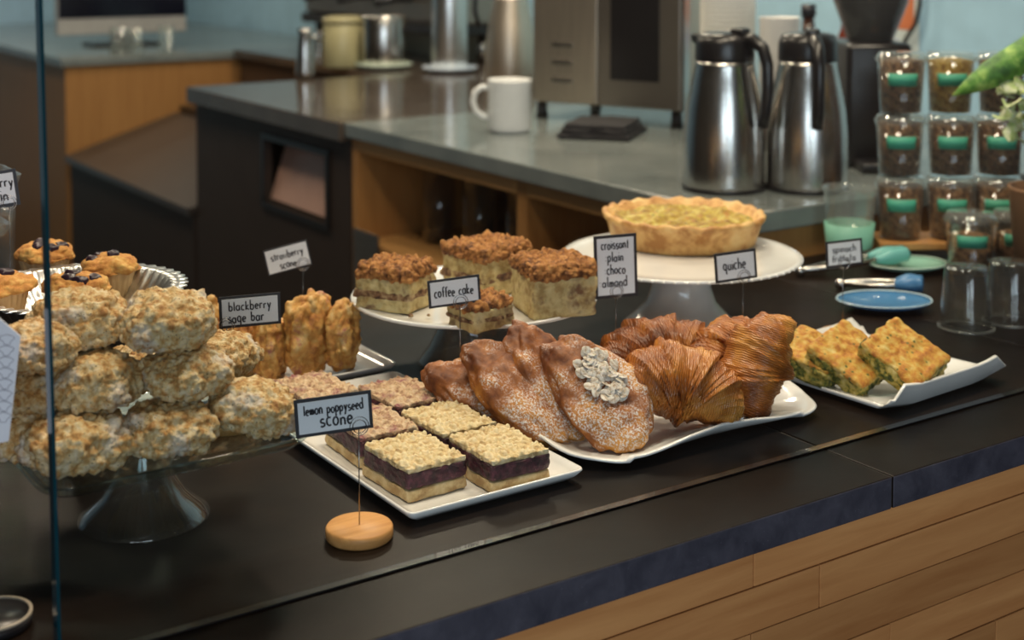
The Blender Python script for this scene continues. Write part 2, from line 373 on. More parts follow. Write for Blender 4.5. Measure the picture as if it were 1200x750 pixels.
# ------------------------------------------------------------------ setting
def plane_box(name, a, mat): return struct(flat(link(name, bx(BM(), *a), mat)))
plane_box('floor', (-4, 3.1, -3.6, 8.2, -.1, 0), M_FLOOR)
plane_box('ceiling', (-4, 3.1, -3.6, 8.2, 2.9, 3.0), M_CEIL)
plane_box('wall_right', (2.95, 3.1, 1.3, 8.2, 0, 2.9), M_TEAL)
plane_box('wall_right_front', (2.95, 3.1, -3.6, 1.3, 0, 2.9), M_BROWN)  # unseen wall stretch, added dark to cut its reflection in the pane
plane_box('wall_back', (-4, 2.95, 8.05, 8.2, 0, 2.9), M_TEAL)
plane_box('wall_left', (-4.1, -4, -3.6, 8.2, 0, 2.9), M_WALLP)
# wall behind the viewer with two window openings
fw_ = BM()
for a in ((-4, -3.75, 0, 2.9), (-2.25, -1.55, 0, 2.9), (-.05, 2.95, 0, 2.9), (-3.75, -2.25, 0, .8), (-1.55, -.05, 0, .8), (-3.75, -2.25, 2.7, 2.9), (-1.55, -.05, 2.7, 2.9)):
    bx(fw_, a[0], a[1], -3.6, -3.45, a[2], a[3])
struct(flat(link('wall_front', fw_, M_WALLP)))

# ------------------------------------------------------------------ display counter
XL, XR, YF, YB = -.75, 2.93, .94, 1.80
ctr = thing('display_counter', 'long display counter with dark stone top and horizontal oak plank front', 'counter', (0, 0, 0))
SEAMS = [XL, 1.097, 1.597, XR]
for a, b in zip(SEAMS, SEAMS[1:]):
    s = BM(); bx(s, a+.001, b-.001, YF, YB if a < 1.5 else 1.695, ZT-.033, ZT, .0015)
    for f in s.faces:
        if f.normal.y < -.8 or f.calc_center_median().y < YF+.0008: f.material_index = 1
    flat(link('stone_slab', s, None, ctr, mats=[M_STONE, M_STONE_EDGE_LIT]))
flat(link('slab_joint', bx(BM(), XL+.01, XR-.01, YF+.002, 1.69, ZT-.032, ZT-.0012), M_GROUT, ctr))
flat(link('carcass', bx(BM(), XL+.01, XR-.01, YF+.04, 1.67, 0.0, ZT-.033), M_BROWNBLK, ctr))
random.seed(11)
PH = .0445
for k in range(20):
    z1 = ZT-.0345-k*PH; x = XL-.1+random.random()*.3
    if k == 1: x = XL+.02
    bounds = [XL]
    while x < XR:
        x += random.uniform(.45, .95)
        bounds.append(min(x, XR))
    if k == 1: bounds = [XL, -.2, .37, 1.017, 1.64, 2.3, XR]
    for a, b in zip(bounds, bounds[1:]):
        if b-a < .02: continue
        dy = random.uniform(-.0006, .0006)
        p = link('plank', bx(BM(), -(b-a)/2+.0006, (b-a)/2-.0006, -.009, .009, -PH+.0012, 0, .0008), M_OAK, ctr, ((a+b)/2, YF+.031+dy, z1)); flat(p)
# ------------------------------------------------------------------ glass panes of the case
YG = 1.037; XG = .2915; LEAN = math.radians(-2.4)
t = thing('glass_screen', 'tall clear glass screen with dark teal edge standing in front of the pastries', 'glass screen', ((XG+2.6)/2, YG, ZT)); h = (2.6-XG)/2
t.rotation_euler[0] = LEAN
flat(link('front_sheet', bx(BM(), -h+.0014, h-.0012, -.0055, .0055, .002, .62), M_PANE, t))
for sx in (-1, 1): flat(link('polished_edge', bx(BM(), sx*h-.0013, sx*h+.0013, -.0055, .0055, .002, .62), M_PANE_EDGE, t))
flat(link('base_seal', bx(BM(), -h, h, -.0045, .0045, .0006, .0019), M_BLACK, t))
# white paper card on an added wire stand at the open left end of the case
DC = 1.10
def atc(x, y, o=0): return CAM+ray(x, y)*((DC+o)/F)
base = atc(-14, 450); o_ = Vector((base.x, base.y, ZT))
pc = thing('paper_card', 'white printed paper card on an added wire stand at the left rim', 'card', o_)
cdm = BM(); a = [cdm.verts.new(p-o_) for p in (atc(-50, 388), atc(-6, 368), atc(24, 394), atc(10, 517), atc(-50, 530))]; b_ = [cdm.verts.new(v.co+FH*.0008) for v in a]
n_ = len(a); cdm.faces.new(a); cdm.faces.new(b_[::-1])
for i in range(n_): cdm.faces.new((a[i], a[(i+1) % n_], b_[(i+1) % n_], b_[i]))
bmesh.ops.recalc_face_normals(cdm, faces=cdm.faces[:])
flat(link('sheet', cdm, M_PAPER, pc))
sc = BM()
for k in range(8):
    q = atc(8-k*.6, 398+k*13, -.0006)-o_; tube(sc, [q+RT*(.005*math.cos(t_)*(1+.4*math.sin(3*t_)))+UPZ*(.004*math.sin(t_)) for t_ in [i*PI/8 for i in range(17)]], .0003, 5)
link('scroll_print', sc, plain('grey_ink', (.38, .38, .42), .6), pc)
b = BM(); q = atc(-14, 522, .0016)-o_; tube(b, [Vector((q.x, q.y, .008)), q, atc(-14, 440, .0016)-o_], .0006, 6); link('wire_stem', b, M_WIRE, pc)
bs = link('black_base', lathe(BM(), [(0, 0), (.028, 0), (.030, .002), (.030, .0085), (0, .0085)], 40), M_BLACK, pc)
link('pale_ring', lathe(BM(), [(.0275, .0086), (.0302, .0086), (.0302, .0105), (.0275, .0105)], 40), plain('pale_rim', (.3, .26, .2), .4), bs)

# ------------------------------------------------------------------ back bar
XB, YE, Y2, Y3 = 1.605, 1.70, 3.13, 4.17
bb = thing('shelf_cabinet', 'low oak cabinet with open shelves under the grey back bar', 'cabinet', (0, 0, 0))
XK = 2.45
zb = ZB-.036
def pan(name, a, mat, parent): return flat(link(name, bx(BM(), *a, .002), mat, parent))
pan('side_panel', (XB+.02, XK, YE+.012, YE+.034, 0.02, zb), M_OAKV, bb)
pan('side_panel', (XB+.02, XK, Y2-.034, Y2-.004, 0.02, zb), M_OAKV, bb)
pan('divider', (XB+.022, XK-.02, 2.36, 2.395, 0.02, zb), M_OAKV, bb)
pan('top_rail', (XB+.02, XB+.045, YE+.036, 2.358, zb-.035, zb), M_OAKY, bb)
pan('top_rail', (XB+.02, XB+.045, 2.397, Y2-.036, zb-.035, zb), M_OAKY, bb)
pan('shelf', (XB+.024, XK-.02, YE+.036, 2.358, .715, .745), M_OAKY, bb)
pan('shelf', (XB+.024, XK-.02, 2.397, Y2-.036, .715, .745), M_OAKY, bb)
pan('back_panel', (XK-.018, XK, YE+.036, Y2-.036, .02, zb), M_BROWN, bb)
pan('bottom_panel', (XB+.024, XK-.02, YE+.036, Y2-.036, .0, .03), M_OAKY, bb)
tp = thing('bar_worktop', 'grey polished stone worktop of the back bar under the mug and carafes', 'worktop', (0, 0, 0))
flat(link('slab', bx(BM(), XB, XK+.48, YE, Y2-.001, zb, ZB, .003), M_BACKSTONE, tp))
tp2 = thing('bar_worktop', 'dark brown polished worktop over the waste cabinet', 'worktop', (0, 0, 0))
flat(link('slab', bx(BM(), XB-.012, XK+.48, Y2+.001, Y3, zb-.012, ZB, .003), M_DARKTOP, tp2))
# waste cabinet with framed chute
wc = thing('waste_cabinet', 'dark brown waste cabinet with a framed drop slot under the worktop', 'cabinet', (0, 0, 0))
c0 = onx(311, 168, XB+.02); c1 = onx(384, 242, XB+.02)
ya, yb_ = c1.y, c0.y; za, zc_ = onx(350, 250, XB+.02).z, onx(345, 172, XB+.02).z
zt = zb-.013
body = BM()
for a in ((Y2+.004, ya, .02, zt), (yb_, Y3, .02, zt), (ya, yb_, .02, za), (ya, yb_, zc_, zt)):
    bx(body, XB+.02, XB+.04, a[0], a[1], a[2], a[3])
flat(link('front_panel', body, M_BROWNBLK, wc))
pan('carcass_side', (XB+.04, XK, Y2+.004, Y2+.024, .02, zt), M_BROWNBLK, wc)
pan('carcass_side', (XB+.04, XK, Y3-.02, Y3, .02, zt), M_BROWNBLK, wc)
pan('back_board', (XK-.02, XK, Y2+.024, Y3-.02, .02, zt), M_BROWNBLK, wc)
fr = BM(); e = .016
for a in ((ya-e, ya, za-e, zc_+e), (yb_, yb_+e, za-e, zc_+e), (ya, yb_, za-e, za), (ya, yb_, zc_, zc_+e)): bx(fr, XB+.012, XB+.0195, *a)
flat(link('slot_frame', fr, M_BLACK, wc))
fl = flat(link('swing_flap', bx(BM(), -.006, .006, ya+.01, yb_-.01, 0, zc_-za-.02), plain('pinkish_flap', (.52, .31, .24), .35), wc, (XB+.035, 0, za+.008))); fl.rotation_euler[1] = .32
pan('handle_plate', (XB+.014, XB+.0195, ya-.28, ya-.15, za-.25, zc_-.16), M_STEELD, wc)
# slant-topped ice bin
ib = thing('ice_bin', 'low dark ice bin with a slanted lid beside the oak cabinet', 'bin', (0, 0, 0))
y0, y1 = Y3+.02, 5.5; zf = .645
pr = BM(); prof = [(XB+.02, .02), (XB+.02, zf-.02), (2.05, zf+.115), (2.3, zf+.115), (2.3, .02)]
loft(pr, [[(x, y, z) for x, z in prof] for y in (y0+.01, y1-.01)]); flat(link('body', pr, M_BROWNBLK, ib))
pr = BM(); prof = [(XB, zf-.018), (XB, zf+.004), (2.06, zf+.146), (2.06, zf+.118)]
loft(pr, [[(x, y, z) for x, z in prof] for y in (y0, y1)]); flat(link('slanted_lid', pr, plain('bin_lid', (.052, .042, .039), .3), ib))
pan('lid_rail', (2.065, 2.15, y0+.02, y1-.02, zf+.118, zf+.175), M_BLACK, ib)
# rear ledge behind the bin and the machine on it
rl = thing('rear_ledge', 'dark brown rear ledge cabinet carrying the espresso machine', 'cabinet', (0, 0, 0))
pan('body', (2.34, 2.93, Y3+.02, 5.5, 0.02, ZB-.03), M_BROWN, rl); pan('top', (2.31, 2.93, Y3+.005, 5.5, ZB-.03, ZB), M_DARKTOP, rl)
# oak cabinet far left
oc = thing('oak_cabinet', 'plain oak cabinet with a grey stone top at the far left', 'cabinet', (0, 0, 0))
zo = onx(102, 68, 1.70).z
pan('body', (1.62, 2.93, 5.53, 8.0, .02, zo-.03), M_OAKV, oc); pan('top', (1.60, 2.93, 5.51, 8.0, zo-.03, zo), M_BACKSTONE, oc)

# ------------------------------------------------------------------ signs with handwritten lettering
def arc(cx, cy, rx, ry, a0, a1, n=8): return [(cx+rx*math.cos(math.radians(a0+(a1-a0)*i/n)), cy+ry*math.sin(math.radians(a0+(a1-a0)*i/n))) for i in range(n+1)]
O_ = arc(.4, .5, .4, .5, 90, 450, 12)
GL = {
 'a': ([arc(.38, .45, .38, .45, 60, 400, 12), [(.78, .95), (.78, .1), (.9, 0)]], 1.0), 'b': ([[(.05, 1.8), (.05, 0)], arc(.4, .48, .37, .48, 150, -190, 12)], .95),
 'c': ([arc(.42, .5, .4, .5, 50, 310, 10)], .85), 'd': ([arc(.38, .48, .38, .48, 40, 380, 12), [(.76, 1.8), (.78, 0)]], 1.0),
 'e': ([[(.05, .5), (.75, .58)]+arc(.4, .5, .38, .5, 15, 310, 10)], .9), 'f': ([arc(.55, 1.4, .28, .35, 50, 180, 5)+[(.27, 0)], [(0, .9), (.6, .95)]], .65),
 'g': ([arc(.38, .5, .37, .48, 50, 400, 12), [(.75, .95), (.75, -.3)]+arc(.4, -.35, .36, .3, 0, -150, 6)], .95), 'h': ([[(.05, 1.8), (.05, 0)], [(.05, .6)]+arc(.4, .6, .33, .38, 180, 0, 7)+[(.75, 0)]], .95),
 'i': ([[(.1, 1), (.12, 0)], [(.1, 1.4), (.12, 1.46)]], .3), 'k': ([[(.05, 1.8), (.05, 0)], [(.65, 1), (.08, .5), (.7, 0)]], .85), 'l': ([[(.1, 1.8), (.12, .1), (.25, 0)]], .35),
 'm': ([[(.05, 1), (.05, 0)], [(.05, .6)]+arc(.28, .62, .22, .36, 180, 0, 6)+[(.5, 0)], [(.5, .6)]+arc(.74, .62, .22, .36, 180, 0, 6)+[(.97, 0)]], 1.15),
 'n': ([[(.05, 1), (.05, 0)], [(.05, .6)]+arc(.38, .6, .32, .38, 180, 0, 7)+[(.72, 0)]], .9), 'o': ([O_], .95), 'p': ([[(.05, 1), (.05, -.7)], arc(.4, .5, .37, .48, 150, -190, 12)], .95),
 'q': ([arc(.38, .5, .37, .48, 40, 390, 12), [(.75, .95), (.75, -.7), (.92, -.55)]], 1.0), 'r': ([[(.05, 1), (.07, 0)], [(.07, .6)]+arc(.38, .58, .3, .38, 170, 50, 6)], .7),
 's': ([arc(.38, .74, .3, .26, 40, 270, 8)+arc(.36, .24, .34, .25, 80, -150, 8)], .8), 't': ([[(.3, 1.6), (.3, .1), (.45, 0)], [(0, 1), (.62, 1.04)]], .7),
 'u': ([[(.05, 1)]+arc(.37, .35, .32, .35, 180, 360, 7)+[(.7, 1)], [(.7, 1), (.72, 0)]], .9), 'w': ([[(0, 1), (.22, 0), (.45, .8), (.68, 0), (.92, 1)]], 1.1),
 'y': ([[(.05, 1), (.38, .1)], [(.75, 1), (.2, -.7)]], .9), ':': ([[(.1, .9), (.1, .82)], [(.1, .25), (.1, .17)]], .4), ' ': ([], .75)}
def lettering(lines, W, H):
    """lines: (text, x0, y0, xheight) as fractions of the card; returns a thin raised ink mesh in the card's x-z plane (front = -y)"""
    bm = BM(); rnd = random.Random(len(lines[0][0]))
    for (txt, x0, y0, xh, wid) in lines:
        adv = sum(GL[c][1]+.22 for c in txt); sx = wid*W/adv; sz = xh*H
        cx = (x0-.5)*W; zb0 = (y0-.5)*H
        for c in txt:
            dz = rnd.uniform(-.08, .08)*sz; k = rnd.uniform(.92, 1.08)
            for st in GL[c][0]:
                pts = [Vector((cx+p[0]*sx, 0, zb0+dz+p[1]*sz*k)) for p in st]
                th = .105*sz+.0002
                tube(bm, pts, th, 5)
            cx += (GL[c][1]+.22)*sx
    for v in bm.verts: v.co.y = v.co.y*.12-.0013
    return bm
def sign(label, corners, depth, lines, stem_x, base_pt=None, border=.09, coil=True, base=True, stand_z=None, group='small food signs on wire stands'):
    """corners: tl,tr,br,bl in photo pixels; card hangs upright at the given distance from the camera plane, turned a little to the left"""
    ctr_ = Vector((0, 0, 0))
    c2 = [sum(c[0] for c in corners)/4, sum(c[1] for c in corners)/4]
    d = ray(*c2); P = CAM+d*(depth/F)
    mpp = depth/F
    w_ = ((corners[1][0]-corners[0][0])+(corners[2][0]-corners[3][0]))/2*mpp; h_ = ((corners[3][1]-corners[0][1])+(corners[2][1]-corners[1][1]))/2*mpp
    slope = ((corners[0][1]-corners[1][1])+(corners[3][1]-corners[2][1]))/2*mpp/w_
    yaw = math.radians(14); u = RT*math.cos(yaw)+FH*math.sin(yaw)      # card's x axis
    # perspective of the yaw already lifts the far end; the rest is roll of the card on its clip
    lift = math.sin(yaw)*(c2[1]-YH)/F
    roll = math.atan(slope-lift)
    t = thing('food_sign', label, 'sign', (P.x, P.y, ZT if base else P.z), group=group)
    zax = UPZ; nrm = u.cross(UPZ).normalized()          # points to the viewer
    R = Matrix((u*math.cos(roll)+UPZ*math.sin(roll), -nrm, UPZ*math.cos(roll)-u*math.sin(roll))).transposed().to_4x4()
    off = Vector((0, 0, P.z-t.location.z))
    def put(o): o.matrix_parent_inverse = Matrix(); o.matrix_local = Matrix.Translation(off) @ R; return o
    w_ /= math.cos(yaw)
    bdr = border*h_ if border else 0
    cardm = BM(); bx(cardm, -w_/2, w_/2, -.0005, .0005, -h_/2, h_/2)
    bc = put(flat(link('backing_card', cardm, M_INK if border else M_PAPER, t)))
    if border: flat(link('white_card', bx(BM(), -w_/2+bdr, w_/2-bdr, -.0011, -.0004, -h_/2+bdr, h_/2-bdr), M_PAPER, bc))
    link('lettering', lettering(lines, w_, h_), M_INK, bc)
    # wire stem with coiled clip
    sx = stem_x*w_
    foot = u*sx + nrm*(-.003)
    wire = BM(); top = off + u*(sx*math.cos(roll)) + UPZ*(sx*math.sin(roll)-h_/2*.8) - nrm*.0022
    zb_ = (stand_z if stand_z is not None else .012)
    if base:
        pts = [Vector((top.x, top.y, zb_-.004)), Vector((top.x, top.y, (zb_+top.z)/2)), top]
        tube(wire, pts, .00055, 6)
        rc = .0085
        for kk, yo in ((1.0, .0032), (.72, .0046)):
            tube(wire, [top+UPZ*(rc*kk*math.sin(a))+u*(rc*kk*math.cos(a))+nrm*yo for a in [i*PI/10 for i in range(21)]], .0005, 5, cap=False)
        link('wire_stem', wire, M_WIRE, t)
        ds = BM(); lathe(ds, [(0, 0), (.029, 0), (.0305, .002), (.0305, .0095), (.029, .0115), (0, .0115)], 40, cx=top.x, cy=top.y)
        link('wooden_base', ds, M_DISC, t)
    return t
sign('black-edged sign reading lemon poppyseed scone on a visible oak disc', [(348, 469), (437, 456), (433, 502), (346, 514)], 1.262,
     [('lemon poppyseed', .12, .56, .15, .78), ('scone', .32, .22, .2, .44)], .33)
sign('black-edged sign reading blackberry sage bar in front of the strawberry scones', [(259, 348), (328, 342), (327, 379), (258, 386)], 1.56,
     [('blackberry', .16, .54, .16, .70), ('sage bar', .14, .17, .17, .6)], -.38)
sign('tilted dim sign reading strawberry scone against the dark cabinet', [(309, 293), (361, 280), (364, 310), (314, 325)], 1.85,
     [('strawberry', .14, .52, .16, .74), ('scone', .3, .14, .17, .38)], .35, border=.06)
sign('black-edged sign reading coffee cake in front of the crumb cake stand', [(502, 329), (563, 321), (562, 354), (502, 362)], 1.62,
     [('coffee cake', .12, .36, .2, .76)], .12)
sign('tall black-edged sign listing croissant plain choco almond', [(697, 276), (749, 273), (745, 346), (695, 352)], 1.74,
     [('croissant', .17, .78, .085, .66), (':plain', .26, .58, .085, .44), (':choco', .24, .38, .085, .5), (':almond', .12, .18, .085, .66)], .02, border=.05)
sign('black-edged sign reading quiche before the quiche stand', [(837, 297), (888, 291), (887, 325), (836, 333)], 1.77,
     [('quiche', .2, .4, .2, .56)], .2)
sign('blurred black-edged sign with two lines beside the teal tongs', [(967, 283), (1012, 279), (1012, 309), (966, 315)], 1.90,
     [('spinach', .18, .56, .15, .66), ('frittata', .16, .2, .15, .66)], .0)
sign('black-edged sign reading blueberry muffin cut by the left rim', [(-38, 206), (19, 197), (19, 240), (-38, 250)], 1.60,
     [('blueberry', .1, .55, .16, .84), ('muffin', .2, .18, .17, .62)], .32)

# ------------------------------------------------------------------ glass stand with lemon poppyseed scones
SCX, SCY, SPZ = .4365, 1.262, .087
gs = thing('glass_cake_stand', 'clear glass cake stand with square plate piled with lemon scones', 'cake stand', (SCX, SCY, ZT))
b = BM(); lathe(b, [(.0585, 0), (.0605, .0015), (.060, .004), (.052, .010), (.038, .024), (.027, .043), (.0205, .063), (.018, .078), (.0165, .078), (.0185, .062), (.025, .042), (.036, .0235), (.050, .009), (.0575, .0015)], 56)
link('foot', b, M_GLASS, gs)
b = BM(); HX = .125
rect_plate(b, HX, .118, .012, .028, .006, .010)
for v in b.verts: v.co.z += .078
link('plate', b, thin_glass('plate_glass', (.80, .88, .88), 1.5), gs)
SV = [lump(6, .0385, .0365, .0235, s, .15, 28, .0036, 145) for s in (1.3, 2.9, 4.4, 7.1)]
SM = []
for i, bm in enumerate(SV):
    me = bpy.data.meshes.new('lemon_scone'); bm.normal_update(); bm.to_mesh(me); bm.free(); me.materials.append(M_SCONE)
    for p in me.polygons: p.use_smooth = True
    SM.append(me)
def scone(px, py, dz, v, rz, label, sc_=1.0, tilt=(0, 0), me=None, name='lemon_scone', grp='lemon poppyseed scones on the glass stand', push=.012, cat='scone'):
    p = G(px, py, dz); o = bpy.data.objects.new(name, (me or SM)[v]); COL.objects.link(o)
    o.location = (p.x+push*.3, p.y+push, p.z); o.rotation_euler = (tilt[0], tilt[1], rz); o.scale = (sc_,)*3
    return tag(o, label, cat, grp)
L1, L2, L3 = .107, .149, .193
scone(92, 527, L1, 0, .3, 'big lemon scone at the front left corner of the glass plate', 1.13)
scone(197, 511, L1, 1, 1.9, 'glazed lemon scone at the front centre of the bottom row', 1.02)
scone(299, 487, L1+.004, 2, 2.6, 'lemon scone at the right end of the pile, next to its sign', 1.06, (.1, -.25))
scone(38, 525, L1, 3, .8, 'lemon scone lowest in the left column behind the pane edge', .98, push=.03)
scone(28, 474, L2-.006, 1, 4.0, 'lemon scone second from the bottom in the left column', 1.0, push=.035)
scone(32, 428, L3-.008, 2, 5.1, 'lemon scone topmost in the left column behind the pane edge', .95, push=.04)
scone(111, 456, L2, 3, 2.2, 'smooth-sided lemon scone in the middle row at left', 1.08)
scone(220, 446, L2, 2, .5, 'block-shaped lemon scone in the middle row at right', .98)
scone(90, 385, L3, 1, 2.9, 'lemon scone at top left of the pile, under the muffins', 1.12)
scone(198, 385, L3, 0, 1.2, 'lemon scone at the top of the pile with a white glaze drip', 1.14)
scone(268, 442, L1+.012, 1, .9, 'lemon scone at the back of the pile behind the rightmost one', .95, push=.06)
scone(160, 470, L1+.01, 3, 3.9, 'half-hidden lemon scone in the dark gap inside the pile', .95, push=.085)
# glaze drips on the top scone stay in the material

# ------------------------------------------------------------------ muffins in a fluted tin on a stand
TX, TY, TZ = .452, 1.505, .13
tn = thing('fluted_tin', 'silver fluted tin on a dark foot holding the blueberry muffins', 'tin', (TX, TY, ZT))
fl_ = lambda a, r, z: 1+(.022*math.sin(a*44) if r > .07 else 0)
b = BM(); lathe(b, [(0, TZ), (.072, TZ), (.082, TZ+.012), (.098, TZ+.034), (.113, TZ+.036), (.113, TZ+.0375), (.097, TZ+.0365), (.080, TZ+.014), (.070, TZ+.0025), (0, TZ+.0025)], 264, fl_)
link('fluted_bowl', b, M_TIN, tn)
b = BM(); lathe(b, [(.062, 0), (.064, .003), (.05, .01), (.022, .03), (.016, .08), (.02, TZ-.012), (.06, TZ-.001), (0, TZ-.001)], 40); link('foot', b, M_BLACK, tn)
def muffin(px, py, dz, rz, label, push=0):
    p = G(px, py, dz); t = thing('blueberry_muffin', label, 'muffin', (p.x+push*.4, p.y+push, ZT+dz-.024), rz, 'blueberry muffins in the fluted tin')
    b = BM(); lathe(b, [(0, 0), (.021, 0), (.0285, .034), (.027, .035), (0, .033)], 96, lambda a, r, z: 1+.03*math.sin(a*24)); link('paper_liner', b, M_LINER, t)
    s = rz*3+1
    b = lump(5, .0305, .0305, .0145, s, .2, 28, .0022, 110, .2)
    for v in b.verts: v.co.z += .0345
    tp_ = link('top', b, M_MUFFIN, t)
    for k in range(4):
        a = rz*2+2.5+k*.9; rr = (.004, .012, .017, .019)[k]
        bb_ = lump(3, .0085, .007, .006, k+s, .2, 28, .0008, 200)
        for v in bb_.verts: v.co += Vector((rr*math.cos(a), rr*math.sin(a), (.0495-rr*.3)))
        link('blueberry', bb_, M_BERRY, tp_)
    return t
MZ = TZ+.024+.004
muffin(52, 310, MZ+.004, .2, 'blueberry muffin at the back of the tin, cut by the glass edge')
muffin(129, 325, MZ, 1.3, 'blueberry muffin at the right of the tin with pale paper liner')
muffin(90, 348, MZ-.002, 2.2, 'blueberry muffin at the front of the tin, mostly behind a scone')
muffin(2, 348, MZ-.002, 3.4, 'blueberry muffin at the left rim of the picture')

# ------------------------------------------------------------------ strawberry scones on an oblong plate
sp = thing('white_plate', 'oblong white plate under the orange strawberry scones', 'plate', (.675, 1.585, ZT))
b = BM(); rect_plate(b, .175, .072, .014, .010, .005, .014); link('plate', b, M_WHITE, sp)
SSM = []
for s in (3.3, 5.2, 8.6):
    bm = lump(5, .043, .030, .0165, s, .22, 28, .0042, 110, .9); me = bpy.data.meshes.new('strawberry_scone'); bm.normal_update(); bm.to_mesh(me); bm.free(); me.materials.append(M_SCONE_ST)
    for p in me.polygons: p.use_smooth = True
    SSM.append(me)
def sscone(px, py, dz, v, label, lean, s=1.0):
    p = G(px, py, dz); o = bpy.data.objects.new('strawberry_scone', SSM[v]); COL.objects.link(o)
    orient(o, p, UPZ*1+RT*lean, RT*(.95 if v != 1 else .80)-FH*(.30+.25*(v == 1))); o.scale = (s,)*3
    return tag(o, label, 'scone', 'strawberry scones on the oblong plate')
sscone(401, 393, .050, 0, 'strawberry scone standing at the right end of its plate', -.08, .95)
sscone(361, 391, .056, 1, 'tallest strawberry scone, second from the right on its plate', .02, 1.12)
sscone(318, 408, .042, 2, 'pinkish strawberry scone right below the blackberry sage sign', .12, .9)
sscone(281, 402, .048, 0, 'strawberry scone behind the left half of the sage bar sign', -.12, 1.0)
sscone(244, 394, .048, 2, 'strawberry scone at the left end, behind the lemon scones', .1, 1.0)

# ------------------------------------------------------------------ blackberry sage bars
PX0, PX1, PY0, PY1 = .630, .832, 1.102, 1.488
bp = thing('white_plate', 'rectangular white plate under the blackberry bars', 'plate', ((PX0+PX1)/2, (PY0+PY1)/2, ZT))
b = BM(); rect_plate(b, (PX1-PX0)/2, (PY1-PY0)/2, .014, .008, .005, .014); link('plate', b, M_WHITE, bp)
def barset(s, topm):
    t = thing('blackberry_bar', 'x', 'pastry bar', group='blackberry bars on the white plate'); hx, hy = .034, .044
    link('shortbread_base', crumbbox(hx, hy, 0, .0125, s, 14, .0012, 150, 0, 1, .0012), M_SHORT, t)
    link('blackberry_layer', crumbbox(hx-.0005, hy-.0005, .012, .0285, s+1, 16, .0016, 150, 0, 1, .0015), M_JAM, t)
    link('crumb_topping', crumbbox(hx-.0012, hy-.0012, .0268, .0322, s+2, 58, .0038, 190, 1, .35, .0012, .0025), topm, t)
    return t
b1 = barset(1.1, M_CRUMB); b2 = barset(4.7, M_CRUMB_P); used = set()
def bar(proto, x, y, rz, label):
    loc = (x, y, ZT+.0052)
    o = dup(proto, loc, rz, label) if proto in used else proto
    used.add(proto); o.location = loc; o.rotation_euler[2] = rz; o['label'] = label
bar(b1, .684, 1.187, .03, 'blackberry bar with pale crumb top at the front left, behind the wire stem')
bar(b1, .764, 1.158, -.02, 'blackberry bar at the front right corner of the plate')
bar(b1, .762, 1.251, .02, 'blackberry bar behind the front right one')
bar(b2, .764, 1.352, .05, 'purple-stained blackberry bar at the back right of the plate')
bar(b2, .690, 1.286, -.04, 'blackberry bar right behind the lemon poppyseed sign')
bar(b2, .692, 1.425, .06, 'pale blackberry bar at the back left end of the plate')

# ------------------------------------------------------------------ coffee cake stand
CX, CY = .955, 1.502; CZ_ = .09
cs = thing('cake_stand', 'round white cake plate on a grey glass foot under coffee cake', 'cake stand', (CX, CY, ZT))
b = BM(); lathe(b, [(.070, 0), (.0725, .002), (.071, .005), (.058, .022), (.047, .045), (.043, .070), (.045, .0795), (.041, .0795), (.040, .070), (.044, .045), (.055, .021), (.067, .003)], 56); link('foot', b, M_SMOKE, cs)
def round_plate(R, z, up_=.006):
    b = BM(); lathe(b, [(0, z), (R*.3, z), (R*.75, z+.001), (R-.006, z+up_*.7), (R, z+up_), (R+.0008, z+up_+.002), (R-.001, z+up_+.0042), (R-.007, z+up_+.0025), (R*.8, z+.006), (0, z+.006)], 96); return b
link('plate', round_plate(.157, .080), M_WHITE, cs)
def cake(px, py, hx, hy, h, rz, label, s, crumbh=.013, swirl=True):
    p = G(px, py, .088); t = thing('coffee_cake_piece', label, 'cake', (p.x, p.y, ZT+.0868), rz, 'coffee cake pieces on the round stand')
    link('cake_body', crumbbox(hx, hy, 0, h-crumbh, s, 18, .0022, 110, .3, 1, .003), M_CAKE, t)
    if swirl: link('cinnamon_layer', crumbbox(hx+.0012, hy+.0012, h*.30, h*.48, s+3, 16, .0026, 120, .2, 1, .003), M_SWIRL, t)
    link('streusel_topping', crumbbox(hx+.0006, hy+.0006, h-crumbh-.003, h, s+1, 52, .0062, 140, 1, .9, .003, .005), M_STREUSEL, t)
    return t
cake(464, 357, .034, .037, .054, .55, 'coffee cake piece at the left of the round stand', 2.1)
cake(570, 338, .042, .040, .062, .15, 'coffee cake piece at the back centre of the stand, highest one', 5.3)
cake(648, 362, .040, .042, .064, -.25, 'large coffee cake piece at the right of the stand, pale cut side', 8.2, .015, False)
cake(563, 380, .030, .026, .034, .1, 'small crumbling coffee cake piece at the front, behind its sign', 3.7, .008)
for k, (px, py) in enumerate(((424, 358), (481, 372), (502, 371))):
    p = G(px, py, .089); tag(link('cake_crumb', lump(2, .002, .0018, .0014, k+1, .2), M_SWIRL, None, (p.x, p.y, ZT+.0905)), ('dark crumb lying at the left rim of the coffee cake plate', 'dark crumb on the plate left of the coffee cake sign, outer one', 'dark crumb on the plate right beside the coffee cake sign')[k], 'crumb', 'cake crumbs')

